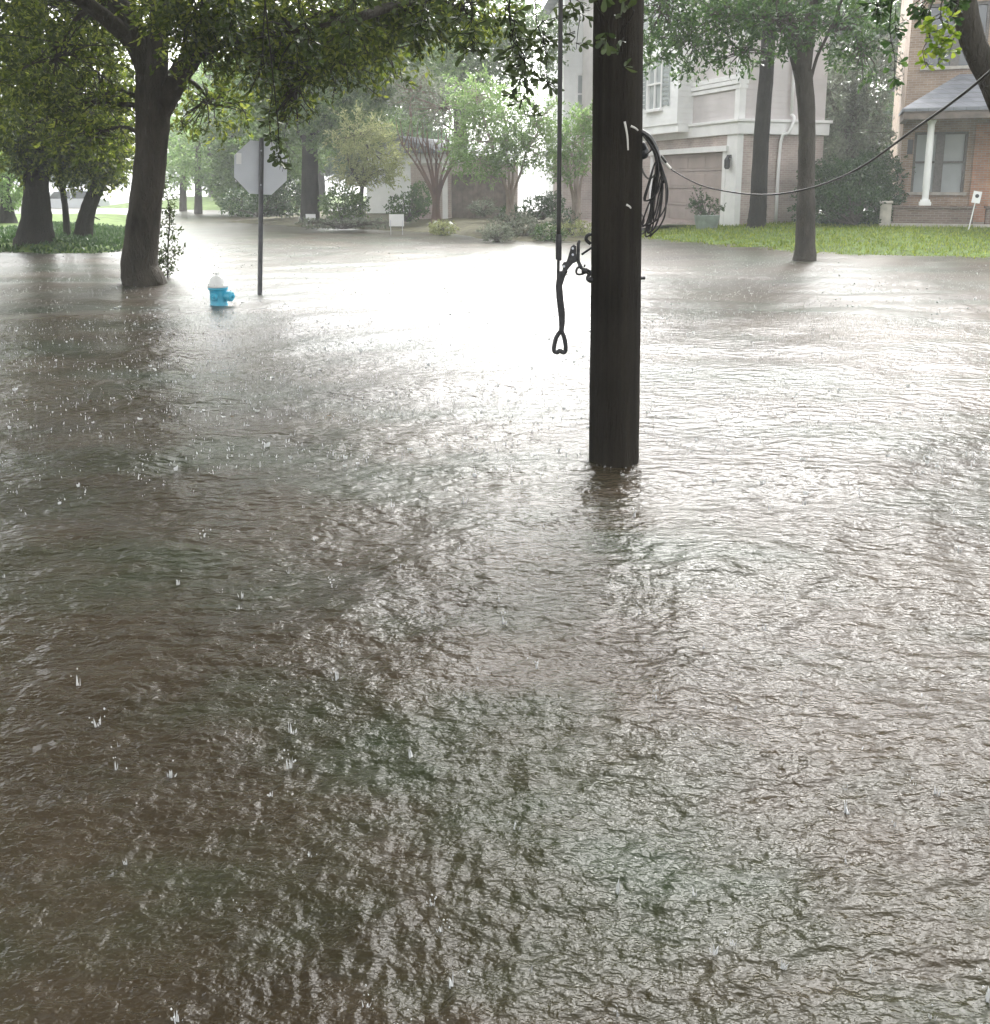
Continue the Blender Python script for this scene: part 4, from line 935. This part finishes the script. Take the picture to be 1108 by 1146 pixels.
# pinkish wing behind crape at x=640
pw = P(630, 246, 36)
pk = thing('brick_wing', 'pinkish brick house end visible between the crape myrtle and the pole', 'house', (pw.x, 36, .3), R(2))
mb = MB(); mb.panel(0, 3.1, -.6, 2.2, 0, .25); mb.box(0, .25, .25, 4, -.6, 2.2); mb.build('wall', M['brickp'], pk)
mb = MB(); mb.prism([(-.3, 2.2), (3.3, 2.2), (3.3, 2.35), (-.3, 2.35)], -.3, 4); mb.build('roof', M['trim'], pk)

def crape(name, label, u, vb, Y, vt, nst, spread, clumps, leaf, seed, bare=False, group='crape myrtles across the street', bark='barkp'):
    rg_ = random.Random(seed); b_ = P(u, vb, Y); tr_ = []
    s_ = pxm(Y)
    for i in range(nst):
        a = (i/(nst-1)-.5)*2 if nst > 1 else 0
        p1 = P(u+a*3, vb-(vb-vt)*.3, Y+rg_.uniform(-.1, .1)); p2 = P(u+a*spread*.45+rg_.uniform(-2, 2), vb-(vb-vt)*.65, Y+rg_.uniform(-.3, .3)); p3 = P(u+a*spread+rg_.uniform(-3, 3), vt, Y+rg_.uniform(-.5, .5))
        tr_.append(([Vector((b_.x+a*.08, Y, b_.z-.2)), Vector((b_.x+a*.09, Y, b_.z)), p1, p2, p3], [.065, .06, .05, .035, .015]))
        if bare:
            for k in range(5):
                t = rg_.uniform(.1, .9); q = p2.lerp(p3, t); e = q+Vector((rg_.uniform(-.25, .25), rg_.uniform(-.2, .2), rg_.uniform(.5, 1.0))); tr_.append(([q, (q+e)/2+Vector((rg_.uniform(-.05, .05), 0, 0)), e], [.02, .014, .006]))
    return make_tree(name, label, (b_.x, Y, b_.z), tr_, clumps, M[bark], leaf, .13, group, seed, aspect=.3, droop=-.1)
crape('crape_myrtle', 'crape myrtle with a fan of bare reddish stems before the brick house', 488, 246, 29, 160, 9, 38, [cl(490, 120, 29.5, 45, 28, 130, 14, .4), cl(470, 100, 30, 30, 24, 80, 14, .4)], M['leafg'], 50, True, bark='barkr')
crape('crape_myrtle', 'bright green feathery tree with pale stems in the centre background', 571, 243, 28, 165, 4, 22, [cl(545, 160, 28, 42, 32, 260, 14, .4), cl(590, 165, 28, 35, 25, 200, 14, .4), cl(560, 125, 28.5, 45, 30, 240, 14, .4), cl(535, 185, 27.5, 30, 14, 100, 14, .35), cl(600, 135, 28, 26, 24, 90, 14, .4), cl(530, 105, 28, 30, 20, 100, 14, .4)], M['leafb'], 51)
crape('crape_myrtle', 'slender crape myrtle with pale stems just left of the pole', 645, 247, 27, 175, 5, 14, [cl(645, 160, 27, 26, 28, 190, 14, .35), cl(635, 190, 27, 20, 12, 50, 14, .3), cl(655, 135, 27, 22, 14, 50, 14, .3)], M['leafb'], 52)
# pale tree
pt = P(405, 246, 31)
make_tree('pale_tree', 'pale yellow-green feathery tree left of the bare stemmed crape myrtle', (pt.x, 31, pt.z),
  [([pt+Vector((0, 0, -.3)), P(404, 235, 31), P(406, 205, 31), P(412, 170, 31)], [.1, .08, .07, .03]), ([P(405, 210, 31), P(392, 185, 31), P(385, 160, 31)], [.05, .04, .02])],
  [cl(415, 170, 31, 40, 26, 230, 14, .45), cl(400, 150, 31, 30, 22, 120, 14, .45), cl(425, 192, 31, 26, 14, 100, 14, .4), cl(395, 195, 31, 26, 12, 80, 14, .35)], M['barkg'], M['leafp'], .13, seed=15, aspect=.3, droop=-.1)
# big dark blue tree x=347
YD = 34
db = P(347, 240, YD)
make_tree('oak_tree', 'tall hazy oak with a straight dark trunk right of the road sign', (db.x, YD, db.z),
  [([db+Vector((0, 0, -.3)), db, P(347, 200, YD), P(347, 150, YD), P(350, 100, YD), P(355, 40, YD)], [.42, .36, .30, .27, .25, .2]), ([P(347, 160, YD), P(370, 120, YD), P(400, 80, YD)], [.16, .12, .07]), ([P(347, 165, YD), P(325, 130, YD), P(300, 90, YD)], [.14, .1, .06])],
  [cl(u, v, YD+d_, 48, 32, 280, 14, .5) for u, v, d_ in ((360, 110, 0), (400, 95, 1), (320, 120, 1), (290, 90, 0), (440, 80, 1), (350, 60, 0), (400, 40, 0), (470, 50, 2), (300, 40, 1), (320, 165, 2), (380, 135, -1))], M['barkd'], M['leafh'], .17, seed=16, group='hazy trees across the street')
# upper centre tree behind crape
YE = 40
eb = P(515, 243, YE)
make_tree('oak_tree', 'tall hazy tree filling the top centre above the crape myrtles', (eb.x, YE, eb.z),
  [([eb+Vector((0, 0, -.3)), eb, P(515, 150, YE), P(512, 60, YE)], [.4, .35, .28, .2])],
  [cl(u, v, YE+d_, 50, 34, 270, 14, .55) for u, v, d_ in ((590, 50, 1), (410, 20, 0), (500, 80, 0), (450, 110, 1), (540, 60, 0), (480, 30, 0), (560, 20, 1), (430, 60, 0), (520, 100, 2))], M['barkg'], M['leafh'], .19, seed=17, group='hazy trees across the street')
# bright green trees under the sign region
YF = 46
for (u, vb, lab, sd_, nm) in ((222, 236, 'bright green tree glowing beyond the street, left of the road sign', 18, 0), (205, 236, 'thin far tree at the bend of the flooded street', 19, 1)):
    q = P(u, vb, YF+nm*4)
    make_tree('street_tree', lab, (q.x, YF+nm*4, q.z), [([q+Vector((0, 0, -.3)), q, P(u, 200, YF+nm*4), P(u, 150, YF+nm*4)], [.25, .2, .16, .1])],
      [cl(u+10, 175, YF+nm*4, 40, 28, 210, 14, .5), cl(u+30, 200, YF+nm*4, 34, 20, 130, 14, .5), cl(u+20, 130, YF+nm*4, 50, 30, 170, 14, .5), cl(u+30, 90, YF+nm*4, 55, 34, 190, 14, .5), cl(u+80, 110, YF+nm*4, 40, 30, 110, 14, .5)] if nm == 0 else [cl(u-8, 190, YF+4, 20, 20, 110, 14, .5), cl(u-5, 150, YF+4, 25, 25, 110, 14, .5)], M['barkg'], M['leafb'], .2, seed=sd_, group='hazy trees across the street')
YG = 44
for (u, lab, sd_) in ((270, 'dark green tree behind the road sign', 60), (305, 'blue-green shade tree to the right of the road sign plate', 61)):
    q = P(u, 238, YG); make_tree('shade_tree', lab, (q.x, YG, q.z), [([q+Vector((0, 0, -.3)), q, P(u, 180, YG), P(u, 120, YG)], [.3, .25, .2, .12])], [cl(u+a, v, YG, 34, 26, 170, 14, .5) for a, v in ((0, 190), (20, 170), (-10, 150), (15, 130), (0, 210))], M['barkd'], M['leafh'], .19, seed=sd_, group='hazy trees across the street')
# far trees closing the street
rf = random.Random(77)
far = None
spots = [(-22, 75, 'far hazy tree at the left edge, behind the young yellow-green tree'), (40, 85, 'far hazy tree behind the flared oak on the left bank'), (100, 90, 'far hazy tree beyond the street, seen between the leaning trunk and the big oak'), (240, 80, 'far pale tree at the bend of the flooded street, left of the road sign'),
         (300, 70, 'far hazy tree behind the dark shrubs under the road sign'), (360, 62, 'far hazy tree just behind the straight dark trunk right of the road sign'), (420, 58, 'far hazy tree behind the pale yellow-green tree'), (470, 62, 'far hazy tree behind the bare stemmed crape myrtle'),
         (670, 62, 'far hazy tree behind the utility pole'), (760, 60, 'far tree behind the roof of the pale townhouse'), (930, 50, 'far hazy tree between the two houses, left of the brick house'), (985, 54, 'far hazy tree just left of the brick house corner')]
for i, (u, Yf, lab) in enumerate(spots):
    if far is None:
        tr_ = [([Vector((0, 0, -.4)), Vector((0, 0, 1.5)), Vector((.2, 0, 4)), Vector((0, 0, 7))], [.35, .28, .24, .1])]
        cs_ = [((rf.uniform(-2.6, 2.6), rf.uniform(-2, 2), rf.uniform(2.4, 8.4)), (1.6, 1.6, 1.2), 130, 12, .6) for _ in range(14)]
        far = make_tree('far_tree', 'one of the far pale trees fading into the rain haze', (0, 0, 0), tr_, cs_, M['barkg'], M['leafm'], .26, seed=70, group='far trees fading in the haze'); o = far
    else:
        o = far.copy(); scene.collection.objects.link(o)
        for c in far.children:
            c2 = c.copy(); scene.collection.objects.link(c2); c2.parent = o
    o['label'] = lab; p = P(u, 236, Yf); o.location = (p.x, Yf, 0.0); o.rotation_euler = (0, 0, rf.uniform(0, 6.28)); k = rf.uniform(.85, 1.3); o.scale = (k, k, k)
# shrubs
def sb_(u, v, Y): return P(u, v, Y)
bush('large_shrub', 'big rounded blue-green shrub on the far bank beside a white sign', P(385, 249, 30), [cl(382, 228, 30, 22, 20, 260, 12, .16), cl(398, 232, 30, 14, 14, 90, 12, .16)], M['leafh'], .09, 42)
bush('dark_shrub', 'dark shrub mass below the road sign plate', P(290, 241, 36), [cl(300, 225, 36, 24, 16, 200, 12, .2), cl(270, 228, 37, 22, 14, 160, 12, .2), cl(322, 222, 36, 20, 20, 180, 12, .2)], M['leafk'], .11, 43)
bush('shrub', 'mid green shrub under the white cottage', P(455, 246, 31), [cl(455, 232, 31, 22, 14, 160, 12, .16), cl(470, 222, 31, 12, 18, 100, 12, .16)], M['leafm'], .09, 44)
bush('round_shrub', 'dark clipped rounded shrub before the white house', P(605, 244, 30), [cl(603, 231, 30, 20, 12, 300, 12, .08), cl(616, 228, 30, 16, 12, 220, 12, .08)], M['leafk'], .06, 45)
bush('low_hedge', 'low pale hedge strip along the far waterline', P(385, 254, 28), [cl(u, 250, 28.5, 18, 4.5, 80, 10, .08) for u in (350, 375, 400, 425)], M['leafg'], .07, 46, cat='hedge')
fl = P(590, 270, 24)
k_ = 0
for (u, v, Y, ru, rv, mt, lab) in ((555, 262, 23.6, 18, 7, 'leafg', 'grey-green low plants at the left end of the flower bed'), (585, 256, 25, 22, 9, 'leafg', 'pale flowering plants in the middle of the flower bed'), (615, 262, 24, 18, 8, 'leafm', 'green plants left of the hanging clamp'),
        (645, 258, 25, 20, 8, 'leafp', 'pale grassy plants beside the pole'), (575, 247, 26, 26, 6, 'leafg', 'taller grey-green plants at the back of the flower bed'), (632, 246, 27, 14, 12, 'leafk', 'dark shrub just left of the slender crape myrtle'),
        (496, 256, 27, 14, 6, 'leafp', 'small pale flowering plant on the driveway edge'), (540, 232, 29.5, 14, 8, 'leafg', 'grey spiky plant before the brick wall'), (572, 238, 29, 12, 7, 'leafk', 'dark shrub at the foot of the feathery tree')):
    bush('garden_plant', lab, P(u, v+rv, Y), [cl(u, v, Y, ru, rv, 110, 10, .14)], M[mt], .09, 80+k_, cat='plant', group='plants on the far bank', aspect=.3); k_ += 1
yard_sign('yard_sign', 'plain white sign on the far bank right of the big shrub', P(444, 258, 27), .42, .34, .12, 0, False, 0, 'white yard signs on the far bank')
yard_sign('yard_sign', 'smaller plain white sign at the left end of the low hedge', P(348, 252, 31), .32, .22, .14, 0, False, 0, 'white yard signs on the far bank')
for (u, v, Y) in ((488, 250, 27.5), (504, 251, 27.8)):
    mb = MB(); p = P(u, v+6, Y); mb.lathe([(.06, -.1), (.05, .12), (.09, .16), (.03, .22), (.001, .24)], 12)
    o = mb.build('garden_light', M['wpaint'], None, (0, 0, 0)); o.location = p; tag(o, 'small white garden light beside the driveway, left of the other' if u == 488 else 'small white garden light beside the driveway, right of the other', 'garden light', 'garden lights')
# parked car behind left trees
cpz = P(80, 241, 58)
car = thing('parked_car', 'pale silver car parked beyond the left trunks', 'car', (cpz.x, 58, cpz.z+.0), R(28))
prof = [(-2.2, .35), (-2.25, .75), (-2.0, .95), (-1.5, 1.0), (-.9, 1.5), (.9, 1.55), (1.7, 1.05), (2.15, .9), (2.2, .4)]
mb = MB(); mb.prism([(x, z) for x, z in prof], -.85, .85); mb.build('body', M['carp'], car, bevel=.06)
for x0, x1 in ((-1.25, -.05), (.05, 1.2)):
    mb = MB(); mb.prism([(x0+(-.0), 1.02), (x1+(.25 if x1 > 1 else 0), 1.02), (x1-(.15 if x1 > 1 else 0), 1.45), (x0+(.35 if x0 < -1 else 0), 1.42)], -.862, -.852); mb.build('side_window', M['glass'], car)
for x0 in (-1.4, 1.35):
    for y0 in (-.8, .8):
        Mx = Matrix.Translation((x0, y0, .33)) @ Matrix.Rotation(R(90), 4, 'X')
        mb = MB(); mb.lathe([(.2, -.1), (.33, -.1), (.34, 0), (.33, .1), (.2, .1)], 20, Mx); wl = mb.build('wheel', M['rubber'], car)
        mb = MB(); mb.lathe([(.2, -.09), (.2, .105), (.05, .11)], 16, Mx); mb.build('rim', M['galv'], wl)

# ================================================================== RAIN SPLASHES
rs_ = np.random.default_rng(91)
mb = MB(); rg = random.Random(91)
VV = []; FF = []
def spike(x, y, z0, h, w_, lx, ly):
    b_ = len(VV); a0 = rg.uniform(0, 6.28)
    for k in range(3): VV.append((x+w_*math.cos(a0+k*2.094), y+w_*math.sin(a0+k*2.094), z0))
    for k in range(3): VV.append((x+lx*.6+w_*.55*math.cos(a0+k*2.094), y+ly*.6+w_*.55*math.sin(a0+k*2.094), z0+h*.6))
    VV.append((x+lx, y+ly, z0+h))
    for k in range(3):
        k2 = (k+1) % 3; FF.append((b_+k, b_+k2, b_+3+k2, b_+3+k)); FF.append((b_+3+k, b_+3+k2, b_+6))
def drop(x, y, z, r_):
    b_ = len(VV)
    for q in ((r_, 0, 0), (0, r_, 0), (-r_, 0, 0), (0, -r_, 0), (0, 0, r_*1.4), (0, 0, -r_*1.2)): VV.append((x+q[0], y+q[1], z+q[2]))
    for (a, c) in ((0, 1), (1, 2), (2, 3), (3, 0)): FF.append((b_+a, b_+c, b_+4)); FF.append((b_+c, b_+a, b_+5))
for i in range(5600):
    d_ = rg.uniform(4.5, 24) if i > 150 else 1.25*math.exp(rg.random()**.8*math.log(4))
    a_ = rg.uniform(-.58, .58); x, y = math.sin(a_)*d_, math.cos(a_)*d_
    k = min(1.0 if d_ > 4.5 else 1.1, (.42 if d_ > 4.5 else .38)*math.exp(rg.expovariate(1.7))); z0 = -.004
    typ = rg.random(); cr0 = rg.uniform(.006, .015)*k
    if d_ < 4.5:       # close by: a loose fan of thin jets round a low rim
        for j in range(rg.choice([2, 3, 4, 6])):
            an = rg.uniform(0, 6.28); q = rg.uniform(.002, .012)*k
            spike(x+q*math.cos(an), y+q*math.sin(an)*.6, z0, rg.uniform(.008, .034)*k, rg.uniform(.0012, .0028)*k, q*rg.uniform(.2, .9)*math.cos(an), q*.5*math.sin(an))
        typ = .45
    if typ < .28:      # crown: a thin flaring wall with a ragged rim
        b_ = len(VV); m_ = 9; hh = rg.uniform(.006, .016)*k
        for (fr_, fz) in ((1, 0), (1.12, .5), (1.35, 1)):
            for j in range(m_):
                an = j*6.283/m_+rg.uniform(-.15, .15); q = cr0*fr_; VV.append((x+q*math.cos(an), y+q*math.sin(an), z0+hh*fz*(1 if fz < 1 else rg.uniform(.6, 1.7))))
        for r_ in range(2):
            for j in range(m_): j2 = (j+1) % m_; FF.append((b_+r_*m_+j, b_+r_*m_+j2, b_+(r_+1)*m_+j2, b_+(r_+1)*m_+j))
    if typ > .4:       # jet
        spike(x, y, z0, rg.uniform(.012, .038)*k, rg.uniform(.0022, .0045)*k+.0004, rg.uniform(-.004, .004), rg.uniform(-.004, .004))
    for j in range(rg.choice([0, 1, 2, 4, 6])): drop(x+rg.gauss(0, .014)*k, y+rg.gauss(0, .014)*k, rg.uniform(.006, .05)*k, rg.uniform(.001, .003)*k+.0004)
for i in range(22000):
    d_ = 26*math.sqrt(rg.uniform(.035, 1)); a_ = rg.uniform(-.56, .56); k = .5+.5*rg.random()
    spike(math.sin(a_)*d_, math.cos(a_)*d_, -.003, rg.uniform(.006, .024)*k+.003, .0025+.003*rg.random(), rg.uniform(-.005, .005), rg.uniform(-.005, .005))
for i in range(46):    # water lapping and splashing round the pole
    an = rg.uniform(0, 6.28); q = rg.uniform(.13, .20); spike(pb.x+q*math.cos(an), pb.y+q*math.sin(an), -.003, rg.uniform(.006, .03), rg.uniform(.0015, .004), rg.uniform(-.008, .008), rg.uniform(-.008, .008))
ms, t_, b_ = newmat('splash_water'); b_.inputs['Base Color'].default_value = (.75, .76, .76, 1); b_.inputs['Roughness'].default_value = .12; b_.inputs['Transmission Weight'].default_value = .35; b_.inputs['IOR'].default_value = 1.33
so_ = link_mesh('rain_splashes', VV, FF, ms, smooth=True); tag(so_, 'tiny white splashes where heavy rain hits the flood water', 'splashes', kind='stuff')

# floating leaf litter
def litter(n, seed):
    r = np.random.default_rng(seed); d = 5.5*np.exp(r.random(n)*math.log(3.5)); a = r.uniform(-.6, .6, n)
    keep = (np.sin(d*1.7+a*9)+r.normal(size=n)*.8+(a < 0)*.5) > .7; d, a = d[keep], a[keep]
    return np.stack([np.sin(a)*d, np.cos(a)*d, np.full(len(d), .006)], -1), r
C, r = litter(1100, 17); D = r.normal(size=(len(C), 3))*np.array([1, 1, .12])
lt = leaves('floating_litter', M['litter'], None, (0, 0, 0), C, D, r.uniform(.010, .03, len(C)), .4); tag(lt, 'small dead leaves and bark bits floating on the brown water', 'leaf litter', kind='stuff')
# ================================================================== HAZE
mb = MB(); mb.box(-390, 390, -70, 390, -1.6, 13.2)
mh = bpy.data.materials.new('rain_haze'); mh.use_nodes = True; t = mh.node_tree; t.nodes.clear()
pv = t.nodes.new('ShaderNodeVolumePrincipled'); pv.inputs['Density'].default_value = HAZE_DENSITY; pv.inputs['Color'].default_value = (.93, .95, .97, 1); pv.inputs['Anisotropy'].default_value = .0
mo = t.nodes.new('ShaderNodeOutputMaterial'); t.links.new(pv.outputs[0], mo.inputs['Volume'])
hz_ = mb.build('haze', mh); tag(hz_, kind='stuff'); hz_['label'] = 'pale rain haze filling the air over the flooded street'; hz_['category'] = 'haze'
